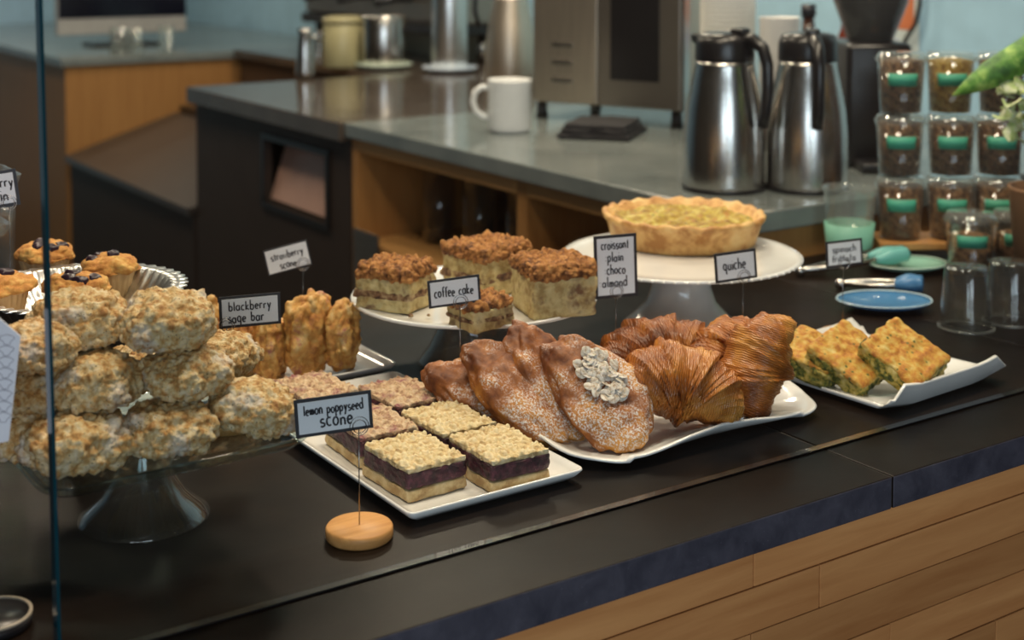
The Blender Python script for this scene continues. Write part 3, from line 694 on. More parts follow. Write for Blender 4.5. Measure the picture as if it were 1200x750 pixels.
# ------------------------------------------------------------------ quiche stand
QX, QY = 1.275, 1.47; QZ = .108
qs = thing('cake_stand', 'round white pedestal cake stand carrying the quiche', 'cake stand', (QX, QY, ZT))
b = BM(); lathe(b, [(.078, 0), (.081, .003), (.080, .009), (.066, .020), (.048, .040), (.041, .062), (.040, .080), (.046, .092), (.060, .0985), (0, .0985), ], 64); link('pedestal', b, M_WHITE, qs)
b = round_plate(.163, .099, .004)
link('plate', b, M_WHITE, qs)
bd = BM()
for i in range(70):
    a = 2*PI*i/70; r = bmesh.ops.create_icosphere(bd, subdivisions=1, radius=.0022, matrix=Matrix.Translation((.1642*math.cos(a), .1642*math.sin(a), .1045)))
link('beaded_rim', bd, M_WHITE, qs)
p = G(801, 277, QZ+.004)
q = thing('quiche', 'round quiche with fluted golden crust on the white pedestal stand', 'quiche', (p.x, p.y, ZT+.1055))
def flute(a, r, z): return 1+(.008*math.sin(a*22)+.028*noise.noise(Vector((math.cos(a)*4, math.sin(a)*4, 1))))*(1 if z > .026 else .2)
b = BM(); lathe(b, [(0, 0), (.100, 0), (.104, .003), (.110, .029), (.116, .035), (.117, .041), (.113, .0435), (.106, .041), (.101, .030), (0, .028)], 176, flute)
for v in b.verts:
    if v.co.z > .03: v.co.z += .0035*noise.noise(v.co*45)+.0015*math.sin(math.atan2(v.co.y, v.co.x)*22)
displace(b, lambda c, n: .0009*fbm(c, 90, 3)); link('crust', b, M_CRUST, q)
b = BM(); lathe(b, [(0, .0325)]+[(r, .0325) for r in [.1015*i/26 for i in range(1, 26)]]+[(.1015, .030), (.1015, .026)], 110)
displace(b, lambda c, n: (.0045*crumbs(c, 75, 3)+.005*fbm(c, 50, 4)) if n.z > .5 else 0, lambda c, n: crumbs(c, 75, 3)+.4*noise.noise(c*40)); link('filling', b, M_QUICHE, q)

# ------------------------------------------------------------------ croissant platter
X0, X1, Y0, Y1 = .838, 1.190, 1.098, 1.335
cp = thing('white_platter', 'wavy-edged white platter under the croissants', 'platter', ((X0+X1)/2, (Y0+Y1)/2, ZT))
hx, hy = (X1-X0)/2, (Y1-Y0)/2
def wav(x, y): return .0055*math.cos(x/hx*PI*1.5)*(1 if abs(y) > hy*.6 else .4) + .004*math.cos(y/hy*PI*1.2)*(1 if abs(x) > hx*.7 else 0)
def wavy_plate():
    n = 140
    def ring(ins, z, wave):
        out = []
        for i in range(n):
            a = 2*PI*i/n; c, s = math.cos(a), math.sin(a); e = .42
            x = math.copysign(abs(c)**e, c)*(hx-ins); y = math.copysign(abs(s)**e, s)*(hy-ins)
            k = 1+.018*math.sin(a*6+.6)*(1 if ins < .02 else .3)
            out.append((x*k, y*k, z+wave*wav(x, y)))
        return out
    return loft(BM(), [ring(.040, 0, 0), ring(.034, 0, 0), ring(.014, .0075, .5), ring(.0005, .0165, 1), ring(.0, .0182, 1), ring(.002, .0195, 1), ring(.016, .0125, .6), ring(.036, .0055, .1), ring(.05, .005, 0)])
link('platter', wavy_plate(), M_WHITE, cp)
def croissant_mesh(seed, mat, r0=.036, Rc=.075, ph=1.0, nseg=6, length=1.0, pt=0):
    nu, nv = 220, 48; bm = BM(); rings = []
    for i in range(nu+1):
        u = -1+2*i/nu; a = u*ph
        cx = math.sin(a)*Rc*length; cy = Rc*(math.cos(a)-1)*1.0
        au = abs(u); f = au*nseg*.5+.25; fr_ = f-math.floor(f)
        env = max(.02, (1-au**(2.2 if pt == 0 else 1.45)))**(.62 if pt == 0 else .85)
        r = r0*env*(1+(.20*(fr_**1.4-.4)+.045*((fr_*4) % 1-.5))*(1 if au < .92 else .3))
        t = Vector((math.cos(a), -math.sin(a), 0)); nrm = Vector((math.sin(a), math.cos(a), 0))
        ring = []
        for j in range(nv):
            b2 = 2*PI*j/nv
            sk = .25*math.cos(b2)*r0*(1 if u > 0 else -1)*env   # rolled layers run a little slanted
            rr = r*(1+.04*noise.noise(Vector((u*3, math.cos(b2)*1.5, math.sin(b2)*1.5+seed))))
            z = math.sin(b2)*rr*.92
            ring.append(bm.verts.new(Vector((cx, cy, 0))+nrm*math.cos(b2)*rr+t*sk*.6+UPZ*z))
        rings.append(ring)
    for A, B_ in zip(rings, rings[1:]):
        for k in range(nv): bm.faces.new((A[k], A[(k+1) % nv], B_[(k+1) % nv], B_[k]))
    bm.faces.new(rings[0][::-1]); bm.faces.new(rings[-1]); bmesh.ops.recalc_face_normals(bm, faces=bm.faces[:])
    displace(bm, lambda c, n: .0011*fbm(c+Vector((seed, 0, 0)), 70, 3)+.0008*math.sin(c.x*420+6*noise.noise(c*30)))
    return bm
def crois(px, py, dz, L, N, label, seed, mat, **kw):
    o = link('croissant', croissant_mesh(seed, mat, **kw), mat); orient(o, G(px, py, dz), L, N)
    return tag(o, label, 'croissant', 'plain and chocolate croissants')
crois(800, 449, .057, RT*.93-FH*.22-UPZ*.06, -FH*.75+UPZ*.6+RT*.1, 'big glossy croissant in the middle of the platter, right of the almond ones', 1.2, M_CROIS, r0=.043, Rc=.060, ph=1.15)
crois(888, 426, .062, RT*.42-FH*.15+UPZ*.9, -FH*.9+RT*.25+UPZ*.2, 'croissant at the right end with one pointed tip standing up', 2.7, M_CROIS, r0=.042, Rc=.070, ph=1.0, pt=1)
crois(770, 408, .062, RT*.9+FH*.2+UPZ*.02, UPZ*.9-FH*.3, 'croissant lying at the back of the platter, before the white pedestal', 3.9, M_CROIS_D, r0=.038, Rc=.085, ph=.95)
crois(846, 412, .06, RT*.7+FH*.6, UPZ*.8-FH*.4, 'croissant at the back right, peeping over the row', 5.5, M_CROIS, r0=.036, Rc=.07, ph=.9)
def almond(px, py, dz, L, N, label, seed, flakes=0, s=1.0, sx=.074, sy=.047, sz=.021):
    t = thing('almond_croissant', label, 'croissant', (0, 0, 0), group='sugar dusted almond croissants')
    b = lump(5, sx*s, sy*s, sz*s, seed, .16, 28, .0028, 105, .8)
    for v in b.verts:
        k = v.co.x/(sx*s); v.co.y *= 1-.38*max(0, -k)**1.5-.12*max(0, k); v.co.y -= .10*sx*s*k*k
    pst = link('pastry', b, M_ALMCR, t)
    rnd = random.Random(int(seed*10))
    if flakes:
        me = None
        for k in range(flakes):
            a = rnd.uniform(0, 2*PI); rr = math.sqrt(rnd.random())
            x = -.008+.034*rr*math.cos(a); y = .002+.021*rr*math.sin(a)
            if me is None:
                b = BM(); lathe(b, [(0, 0), (.0046, 0), (.0050, .0003), (.0046, .0006), (0, .0006)], 14)
                for v in b.verts: v.co.x *= 1.35; v.co.z += 6*v.co.x**2
                f = link('almond_flake', b, M_ALMOND, pst); me = f.data
            else: f = bpy.data.objects.new('almond_flake', me); COL.objects.link(f); f.parent = pst
            f.location = (x, y, sz*s*1.0*math.sqrt(max(.1, 1-(x/(sx*s))**2-(y/(sy*s))**2))**.6+.0026+.0012*(k % 3)); f.rotation_euler = (rnd.uniform(-.6, .6), rnd.uniform(-.5, .5), rnd.uniform(0, 6))
    orient(t, G(px, py, dz), L, N); return t
LA = RT*.52-FH*.46-UPZ*.58
almond(703, 460, .055, LA, -FH*.66+RT*.15+UPZ*.72, 'front almond croissant topped with pale almond flakes and sugar', 2.2, 80, 1.0)
almond(643, 446, .056, LA, -FH*.42+RT*.55+UPZ*.6, 'sugar-dusted almond croissant directly behind the flaked one', 3.6, 0, 1.0)
almond(612, 460, .050, RT*.62-FH*.3-UPZ*.6, -FH*.45+RT*.35+UPZ*.7, 'golden-ended almond croissant, third from the right', 5.8, 0, .95)
almond(573, 461, .040, RT*.75-FH*.2-UPZ*.42, -FH*.45+RT*.1+UPZ*.8, 'leftmost almond croissant lying low by the blackberry bars', 7.7, 0, .92)

# ------------------------------------------------------------------ frittata plate
fpz = thing('serving_plate', 'white oblong plate with rolled-up sides and slot handle under the frittata', 'plate', (1.333, 1.172, ZT), math.radians(4))
def rolled():
    prof = [(-.111, .029), (-.1115, .0315), (-.108, .0325), (-.101, .013), (-.088, .0055), (-.04, .0045), (.04, .0045), (.088, .0055), (.101, .013), (.108, .0325), (.1115, .0315), (.111, .029), (.104, .008), (.090, 0), (-.090, 0), (-.104, .008)]
    xs = [-.112, -.109, -.09, -.06, 0, .05, .072, .09, .108, .111]
    rings = []
    for x in xs:
        e = abs(x)/.112; s = 1-.02*(e > .985); k = .45 if e > .9 else 1     # sides dip at the two ends
        rings.append([(x, y*s, z*(k if z > .008 else 1)+(.0075*max(0, e-.55)/.45 if True else 0)) for y, z in prof])
    return loft(BM(), rings)
link('plate', rolled(), M_WHITE, fpz)
b = BM(); lathe(b, [(0, 0), (.017, 0), (.017, .0004), (0, .0006)], 32)
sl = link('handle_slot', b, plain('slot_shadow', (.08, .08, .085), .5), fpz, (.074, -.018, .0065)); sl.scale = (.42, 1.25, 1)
def frit(px, py, dz, L, N, label, s, hx=.038, hy=.037, h=.026):
    t = thing('frittata_slice', label, 'frittata', group='frittata slices on the white plate')
    link('egg_body', crumbbox(hx, hy, -h/2, h/2-.003, s, 22, .0035, 95, .3, 1, .003), M_FRITSIDE, t)
    link('browned_top', crumbbox(hx+.0008, hy+.0008, h/2-.007, h/2, s+2, 30, .0032, 80, 1, .6, .003, .004), M_FRIT, t)
    orient(t, G(px, py, dz), L, N); return t
frit(952, 418, .034, RT*.75-FH*.62-UPZ*.2, UPZ*.9-FH*.25+RT*.1, 'frittata slice at the left end, partly under the next one', 1.4)
frit(996, 421, .040, RT*.7-FH*.6-UPZ*.36, UPZ*.78-FH*.45+RT*.12, 'middle frittata slice with orange browned top', 3.1)
frit(1058, 419, .047, RT*.66-FH*.6-UPZ*.40, UPZ*.78-FH*.45+RT*.16, 'frittata slice at the right end with green spinach edge', 6.6, .039, .038)

# ------------------------------------------------------------------ right end of the counter: dishes, tongs, cups
def dish(px, py, rx, ry, rz, col, rimcol, label):
    p = G(px, py, .006); t = thing('tong_dish', label, 'dish', (p.x, p.y, ZT), rz)
    b = BM(); lathe(b, [(0, 0), (.5, 0), (.9, .009), (1, .0125), (1, .0145), (.88, .0115), (.5, .0035), (0, .003)], 48)
    for v in b.verts: v.co.x *= rx; v.co.y *= ry
    o = link('dish_body', b, plain('glaze_'+label[:9], col, .12, coat=.6), t)
    b = BM(); lathe(b, [(.985, .0126), (1.012, .0138), (1.0, .0156), (.965, .0143)], 48)
    for v in b.verts: v.co.x *= rx; v.co.y *= ry
    link('rim', b, plain('rim_'+label[:9], rimcol, .15, coat=.6), t); return t, p
BLUE = (.06, .20, .42); MINT = (.30, .58, .48)
dish(1036, 357, .070, .052, -.55, BLUE, (.45, .60, .72), 'blue glazed oval dish between the blue tongs and the frittata')
dish(1062, 313, .066, .05, -.5, MINT, (.55, .75, .66), 'mint green dish behind the blue dish')
def tongs(pa, pb, za, zb_, col, label):
    """pa handle end, pb tip end (pixels on the counter), arms one above the other"""
    A = G(pa[0], pa[1], za); B_ = G(pb[0], pb[1], zb_); t = thing('serving_tongs', label, 'tongs', (A.x, A.y, ZT)); o_ = Vector((A.x, A.y, ZT))
    d = (B_-A); s_ = Vector((-d.y, d.x, 0)).normalized()
    for sg in (-1, 1):
        b = BM(); pts = []
        for i in range(13):
            k = i/12; pts.append(A-o_+d*k*.72+s_*sg*.016*math.sin(k*PI*.75)+UPZ*.002)
        tube(b, pts, .0045, 8); 
        link('arm', b, M_STEEL, t)
        b = BM(); pts2 = [A-o_+d*(.68+.32*i/10)+s_*sg*(.013*(1-i/14))+UPZ*.002 for i in range(11)]
        tube(b, pts2, .009, 10, lambda k: .6+.9*math.sin(min(1, k*1.3)*PI*.7)); 
        for v in b.verts: v.co.z = (v.co.z-(A.z-ZT))*1.0+(A.z-ZT)
        link('silicone_head', b, plain('silicone_'+label[:8], col, .35), t)
    b = BM(); bmesh.ops.create_icosphere(b, subdivisions=3, radius=.009, matrix=Matrix.Translation(A-o_)); link('hinge', b, M_STEEL, t)
    return t
tongs((938, 318), (1060, 298), .008, .024, (.16, .46, .44), 'teal serving tongs pointing right behind the small blurred sign')
tongs((985, 333), (1080, 334), .008, .016, BLUE, 'blue serving tongs lying just behind the blue dish')
# empty cup with green band
p = Vector((1.785, 1.63, ZT)); c = thing('plastic_cup', 'empty clear plastic cup with green band in front of the carafes', 'cup', p)
b = BM(); lathe(b, [(0, 0), (.032, 0), (.034, .004), (.044, .120), (.0465, .122), (.0465, .126), (.0445, .126), (.0415, .118), (.032, .005), (0, .004)], 40); link('cup_wall', b, M_PLASTIC2, c)
b = BM(); lathe(b, [(.0375, .025), (.0418, .066), (.0421, .066), (.0378, .025)], 40); link('green_band', b, plain('green_print', (.22, .5, .38), .5), c)
# granola cups
M_GRAN = baked('granola', ((.3, (.05, .02, .01)), (.5, (.17, .075, .035)), (.7, (.32, .17, .08))), 120, None, bd=.006)
M_NUTS = baked('yellow_nuts', ((.3, (.22, .1, .015)), (.5, (.45, .25, .04)), (.7, (.55, .38, .1))), 120, None, bd=.006)
M_STICK = plain('green_sticker', (.06, .36, .24), .5)
def gcup(loc, label, content, h=.092, rz=0, fill=.82):
    t = thing('granola_cup', label, 'cup', loc, rz, 'stacked cups of granola')
    t.scale = (1.08, 1.08, 1)
    b = BM(); lathe(b, [(0, .001), (.031, .001), (.032, .004), (.0365, h-.016), (.0345, h-.016), (.0305, .005), (0, .004)], 32); link('cup_wall', b, M_PLASTIC, t)
    b = BM(); lathe(b, [(0, .005), (.029, .005), (.0345*(.86+.14*fill), h*fill), (.015, h*fill+.004), (0, h*fill+.003)], 32); displace(b, lambda c_, n: .0012*fbm(c_, 120, 3)); link('granola_fill', b, content, t)
    b = BM(); lathe(b, [(.037, h-.017), (.0395, h-.015), (.0395, h-.008), (.037, h-.006), (.034, h), (0, h), (0, h-.0012), (.033, h-.0012), (.036, h-.0075), (.0365, h-.015)], 32); link('lid', b, M_PLASTIC2, t)
    b = BM(); ring = []
    a0 = math.atan2(-FH.y, -FH.x)-.2-rz
    for i in range(9):
        a = a0+(i-4)*.16; ring.append([b.verts.new((r*math.cos(a), r*math.sin(a), z)) for r, z in ((.0352, h*.48), (.0368, h*.68), (.0374, h*.68), (.0358, h*.48))])
    for A, B_ in zip(ring, ring[1:]):
        for k in range(4): b.faces.new((A[k], A[(k+1) % 4], B_[(k+1) % 4], B_[k]))
    b.faces.new(ring[0]); b.faces.new(ring[-1][::-1]); bmesh.ops.recalc_face_normals(b, faces=b.faces[:]); link('green_sticker', b, M_STICK, t)
    return t
GH = .105
p = G(1108, 303, 0); t = thing('added_wooden_riser', 'low added wooden riser under the stacked granola cups', 'riser', (p.x, p.y, ZT), math.atan2(RT.y, RT.x))  # riser added to prop up the cup stacks
flat(link('board', bx(BM(), -.122, .14, -.044, .05, .024, .036, .002), M_OAKV, t))
for sx in (-.105, .12): flat(link('foot', bx(BM(), sx-.012, sx+.012, -.045, .045, 0, .0238), M_OAKV, t))
for k, (px, side) in enumerate(((1054, 'left'), (1111, 'middle'), (1168, 'right'))):
    q = p+RT*((px-1108)*.00145)
    for lv, row in enumerate(('bottom', 'middle', 'top')):
        if lv == 2 and k == 1: lab = 'cup of yellow nuts with a white lid on top of the middle stack'
        else: lab = f'granola cup with green sticker, {row} of the {side} stack on the riser'
        j = .0015*math.sin(lv*5+k*2)
        gcup(Vector((q.x+j, q.y-j, ZT+.0362+lv*(GH+.0005))), lab, M_NUTS if (lv == 2 and k == 1) else M_GRAN, h=GH, fill=.86)
for px, py, lab in ((1136, 320, 'orange-topped granola cup standing alone in front of the riser'), (1191, 318, 'orange-topped granola cup standing in front of the riser, at the rim')):
    q = G(px, py, 0); gcup(Vector((q.x, q.y, ZT)), lab, baked('granola_light', ((.3, (.10, .04, .015)), (.5, (.28, .13, .05)), (.7, (.45, .25, .1))), 120, None, bd=.006) if 'granola_light' not in bpy.data.materials else bpy.data.materials['granola_light'], h=.1, fill=.62)
# clear cups in front of the granola
for k, (px, py, lab) in enumerate(((1132, 385, 'upturned clear plastic tumbler in front of the granola cups'), (1184, 378, 'clear plastic tumbler at the right rim, before the granola'))):
    p = G(px, py, 0); t = thing('clear_tumbler', lab, 'tumbler', (p.x, p.y, ZT))
    b = BM(); lathe(b, [(.036, 0), (.037, .002), (.030, .085), (.028, .088), (0, .088), (0, .0865), (.0275, .0865), (.029, .084), (.0355, .001)], 36); link('wall', b, M_PLASTIC, t)
    b = BM(); lathe(b, [(.0365, 0), (.039, .001), (.039, .004), (.0368, .005)], 36); link('rim', b, M_PLASTIC2, t)
# potted plant at the right rim
pp = G(1232, 345, 0); pl = thing('potted_plant', 'potted plant with thick green leaf and small pale leaves at right rim', 'plant', (pp.x, pp.y, ZT))
b = BM(); lathe(b, [(0, 0), (.05, 0), (.065, .16), (.067, .165), (.061, .165), (.057, .15), (0, .15)], 36); link('pot', b, plain('terracotta_brown', (.22, .11, .05), .7), pl)
M_LEAF = baked('thick_leaf', ((.3, (.03, .12, .015)), (.5, (.10, .28, .03)), (.68, (.34, .52, .12))), 28, None, rough=.4, bd=.004)
M_LEAF2 = baked('pale_leaf', ((.3, (.36, .5, .14)), (.55, (.62, .70, .36)), (.7, (.8, .82, .6))), 60, None, rough=.5, bd=.001)
mpp = (Vector((pp.x, pp.y, ZT))-CAM).dot(FW)/F
def atp(x, y, dd=0): 
    d = ray(x, y); k = (pp-CAM).dot(FW)+dd; return CAM+d*(k/F)-Vector((pp.x, pp.y, ZT))
b = BM(); pts = [atp(1235, 25), atp(1212, 55), atp(1185, 74), atp(1160, 88), atp(1138, 100), atp(1116, 112)]
tube(b, pts, .027, 18, lambda k: max(.05, (1-k**2.6))**.8*(.75+.25*math.sin(k*PI)))
displace(b, lambda c_, n: .0015*fbm(c_, 60, 3)); link('thick_leaf', b, M_LEAF, pl)
b = BM(); tube(b, [Vector((0, 0, .15)), atp(1212, 200), atp(1222, 100), atp(1235, 25)], .008, 8); link('stem', b, plain('stem_green', (.08, .14, .03), .6), pl)
rnd = random.Random(4); lm = None
for k in range(30):
    x = rnd.uniform(1174, 1222); y = rnd.uniform(92, 165)
    
    if lm is None:
        b = BM(); bmesh.ops.create_grid(b, x_segments=6, y_segments=6, size=1)
        for v in b.verts:
            u, q_ = v.co.x, v.co.y; w2 = math.sqrt(max(0, 1-u*u))*(.75+.1*math.sin(u*6)); v.co = Vector((u*.017, q_*w2*.016, .003*(u*u-q_*q_)))
        r_ = bmesh.ops.extrude_face_region(b, geom=b.faces[:]); 
        for v in [g for g in r_['geom'] if isinstance(g, bmesh.types.BMVert)]: v.co.z += .0007
        bmesh.ops.recalc_face_normals(b, faces=b.faces[:])
        f = link('leaf', b, M_LEAF2, pl); lm = f.data
    else: f = bpy.data.objects.new('leaf', lm); COL.objects.link(f); f.parent = pl
    f.location = atp(x, y, rnd.uniform(-.03, .03)); f.rotation_euler = (rnd.uniform(-1, 1), rnd.uniform(-1, 1), rnd.uniform(0, 6))

# ------------------------------------------------------------------ things on the back bar
def bar_pt(x, y): return onz(x, y, ZB)
def carafe(px, py, hdir, label):
    p = bar_pt(px, py); t = thing('thermal_carafe', label, 'carafe', (p.x, p.y, ZB), math.atan2(hdir.y, hdir.x))
    b = BM(); lathe(b, [(0, 0), (.070, 0), (.0735, .003), (.0745, .012), (.0735, .10), (.069, .150), (.059, .200), (.053, .228), (.0525, .236), (0, .236)], 64); link('steel_body', b, M_STEEL, t)
    b = BM(); lathe(b, [(.0535, .236), (.054, .240), (.053, .268), (.048, .282), (.03, .287), (0, .288), ], 48); ld = link('black_lid', b, M_BLACK, t)
    b = BM(); loft(b, [[(-.030, -.02, .250), (-.030, .02, .250), (-.030, .02, .285), (-.030, -.02, .285)], [(-.068, -.012, .268), (-.068, .012, .268), (-.070, .012, .281), (-.070, -.012, .281)]]); link('spout', b, M_BLACK, ld)
    b = BM(); pts = [(.035, 0, .276), (.064, 0, .276), (.086, 0, .262), (.096, 0, .232), (.097, 0, .19), (.093, 0, .150), (.086, 0, .122)]
    tube(b, pts, .0125, 12, lambda k: 1.0-.25*k); link('handle', b, M_BLACK, t)
    b = BM(); bx(b, .02, .05, -.012, .012, .283, .296, .004); link('thumb_lever', b, M_BLACK, ld)
    b = BM(); lathe(b, [(.0745, .0), (.076, .002), (.076, .008), (.0745, .009)], 64); link('base_ring', b, M_BLACK, t)
    return t
carafe(848, 221, (-FH*.75+RT*.7), 'left steel thermal carafe with handle turned to the right')
carafe(945, 221, (-FH), 'right steel thermal carafe with handle facing the viewer')
# white mug
p = bar_pt(597, 154); t = thing('coffee_mug', 'plain white coffee mug on the grey back bar', 'mug', (p.x, p.y, ZB), math.atan2(-RT.y, -RT.x))
b = BM(); lathe(b, [(0, 0), (.044, 0), (.048, .004), (.0515, .010), (.0515, .118), (.053, .122), (.052, .1245), (.0495, .122), (.0475, .116), (.0475, .012), (0, .009)], 48); link('cup', b, M_WHITE, t)
b = BM(); tube(b, [(.049, 0, .105), (.066, 0, .106), (.082, 0, .094), (.087, 0, .072), (.080, 0, .050), (.064, 0, .036), (.049, 0, .033)], .0075, 10); link('handle', b, M_WHITE, t)
# folded black towel
p = bar_pt(706, 158); t = thing('folded_towel', 'folded black cloth lying in front of the steel oven', 'towel', (p.x, p.y, ZB), -.9)
for k in range(3):
    b = crumbbox(.085-.006*k, .10-.007*k, .001+.011*k, .0118+.011*k, k+2, 14, .002, 40, 1, .6, .006, .005); link('fold', b, plain('black_cloth', (.018, .017, .02), .9), t)
# steel oven
A = bar_pt(626, 138); Bp = bar_pt(802, 152)
ang = math.atan2((A-Bp).y, (A-Bp).x); Lw = (A-Bp).length
ov = thing('steel_oven', 'large stainless steel countertop oven with slot vents behind the mug', 'oven', ((A.x+Bp.x)/2, (A.y+Bp.y)/2, ZB), ang-PI)
# local: x runs along front from far (left in photo) to near end, -y... front faces the aisle
h0, h1 = .042, .46
b = BM(); bx(b, -Lw/2, Lw/2, .0, .34, h0, h1, .008); link('body', b, M_STEELW, ov)
flat(link('front_frame', bx(BM(), -Lw/2+.004, -Lw/2+.19, -.012, -.0005, h0+.004, h1-.004, .003), M_STEELW, ov))
dr = flat(link('door', bx(BM(), -Lw/2+.194, Lw/2-.004, -.016, -.0005, h0+.004, h1-.004, .003), M_STEELD, ov))
flat(link('door_window', bx(BM(), -Lw/2+.23, Lw/2-.06, -.0175, -.0162, h0+.07, h1-.05), M_BLACK, dr))
for k in range(3): flat(link('vent_slot', bx(BM(), -Lw/2+.06, -Lw/2+.12, -.0145, -.0122, h0+.055+.045*k, h0+.067+.045*k, .001), M_STEEL, ov))
flat(link('corner_trim', bx(BM(), Lw/2-.006, Lw/2+.004, -.012, .02, h0+.002, h1-.002), M_STEEL, ov))
for fx in (-Lw/2+.012, Lw/2-.03):
    for fy in (.02, .30):
        b = BM(); lathe(b, [(0, 0), (.016, 0), (.014, .02), (.012, h0+.001), (0, h0+.001)], 16, cx=fx, cy=fy); link('foot', b, M_BLACK, ov)
# steel airpot left of the oven
p = bar_pt(598, 104); t = thing('steel_airpot', 'steel airpot with black handle between the oven and tall cylinder', 'airpot', (p.x, p.y, ZB), math.atan2(-RT.y, -RT.x))
b = BM(); lathe(b, [(0, 0), (.075, 0), (.078, .006), (.076, .12), (.066, .2), (.052, .27), (.05, .30), (0, .30)], 48); link('body', b, M_STEELW, t)
b = BM(); lathe(b, [(.051, .301), (.053, .305), (.05, .345), (.03, .36), (0, .36)], 40); link('lid', b, M_BLACK, t)
b = BM(); tube(b, [(.04, 0, .34), (.085, 0, .33), (.105, 0, .29), (.108, 0, .24), (.095, 0, .19)], .008, 8); link('handle', b, M_BLACK, t)
# canister, tall cylinder, saucers
def on_saucer(px, py, r, h, mat, cmat, label, slabel, rs, cat='canister', name='steel_canister'):
    p = bar_pt(px, py); t = thing('saucer', slabel, 'saucer', (p.x, p.y, ZB)); b = BM(); lathe(b, [(0, 0), (rs*.55, 0), (rs*.97, .012), (rs, .015), (rs, .019), (rs*.95, .0185), (rs*.55, .008), (0, .008)], 40); link('dish', b, cmat, t)
    t = thing(name, label, cat, (p.x, p.y, ZB+.0085)); b = BM(); lathe(b, [(0, 0), (r*.97, 0), (r, .004), (r, h-.006), (r*.97, h)], 40); lathe(b, [(0, 0)], 40) if False else None
    link('body', b, mat, t)
    b = BM(); lathe(b, [(r*.97, h), (r*1.03, h+.002), (r*1.03, h+.012), (r*.6, h+.018), (0, h+.02)], 40); link('lid', b, mat, t)
on_saucer(450, 80, .078, .165, M_STEEL, plain('pale_green_china', (.62, .72, .62), .2), 'short steel canister with lid on a pale green saucer', 'pale green saucer under the short steel canister', .10)
on_saucer(527, 84, .062, .36, M_TIN, plain('pale_blue_china', (.6, .68, .8), .2), 'tall steel cylinder on a pale blue saucer', 'pale blue saucer under the tall steel cylinder', .096)
p = bar_pt(402, 78); t = thing('cream_canister', 'cream coloured canister left of the short steel one', 'canister', (p.x, p.y, ZB))
b = BM(); lathe(b, [(0, 0), (.068, 0), (.07, .004), (.07, .15), (.066, .156), (0, .156)], 36); link('body', b, plain('cream_tin', (.40, .36, .20), .35), t)
b = BM(); lathe(b, [(.07, .157), (.073, .159), (.073, .175), (.05, .182), (0, .183)], 36); link('lid', b, plain('cream_lid', (.35, .31, .17), .35), t)
p = bar_pt(358, 92); t = thing('highlight_jug', 'slim steel jug standing in for a highlight at the worktop edge', 'jug', (p.x, p.y, ZB))  # jug added for what is only a narrow white highlight
b = BM(); lathe(b, [(0, 0), (.03, 0), (.034, .02), (.026, .1), (.022, .15), (.028, .165), (.025, .165), (.019, .15), (.023, .1), (0, .02)], 32); link('body', b, M_STEEL, t)
b = BM(); tube(b, [(.024, 0, .14), (.05, 0, .13), (.052, 0, .08), (.03, 0, .05)], .005, 8); link('handle', b, M_STEEL, t)
# espresso machine on the rear ledge
em = thing('espresso_machine', 'dark espresso machine on legs along the rear ledge at the top edge', 'espresso machine', (2.74, 4.86, ZB))
flat(link('body', bx(BM(), -.12, .17, -.60, .6, .15, .50, .01), M_STEELD, em)); flat(link('drip_tray', bx(BM(), -.15, .16, -.59, .58, .11, .149, .006), M_BLACK, em))
flat(link('khaki_stand_in', bx(BM(), .10, .12, -.58, .56, 0, .109), plain('khaki_blur', (.42, .40, .27), .3), em))  # added panel; khaki stands in for blurred reflections and jugs under the machine
for y in (-.5, .5):
    for x in (-.1, .07):
        b = BM(); lathe(b, [(0, 0), (.022, 0), (.018, .109), (0, .109)], 20, cx=x, cy=y); link('leg', b, M_STEEL, em)
for y in (-.3, 0, .3):
    b = BM(); tube(b, [(-.12, y, .24), (-.18, y, .24), (-.27, y, .225)], .016, 10); link('portafilter_handle', b, M_BLACK, em)
# monitor and glasses on the oak cabinet
p = ony(145, 20, 6.1); mo = thing('flat_monitor', 'dark flat monitor with grey lower bezel at top left', 'monitor', (p.x, 6.1, zo), math.radians(0))
zb1 = ony(145, 39, 6.1).z-zo; zs = ony(145, 20, 6.1).z-zo; wl = (ony(220, 20, 6.1).x-ony(70, 20, 6.1).x)/2
bz = flat(link('bezel', bx(BM(), -wl, wl, 0, .05, zb1, zb1+.55, .004), plain('grey_bezel', (.42, .40, .38), .35), mo))
flat(link('screen', bx(BM(), -wl+.002, wl-.002, -.004, -.0005, zs, zb1+.54), plain('dark_screen', (.004, .005, .014), .15), bz))
flat(link('stand', bx(BM(), -.05, .05, .015, .045, .012, zb1-.0005), M_BLACK, mo)); flat(link('stand_foot', bx(BM(), -.15, .15, -.05, .12, 0, .0115, .003), M_BLACK, mo))
for k, (px, py, lab) in enumerate(((139, 60, 'clear drinking glass under the monitor, left one'), (158, 61, 'clear drinking glass under the monitor, middle one'), (195, 57, 'clear drinking glass under the monitor, right one'))):
    p = onz(px, py, zo); t = tag(link('drinking_glass', lathe(BM(), [(0, 0), (.028, 0), (.035, .10), (.033, .10), (.026, .006), (0, .005)], 28), M_PLASTIC2, None, (p.x, p.y, zo)), lab, 'glass', 'glasses under the monitor')
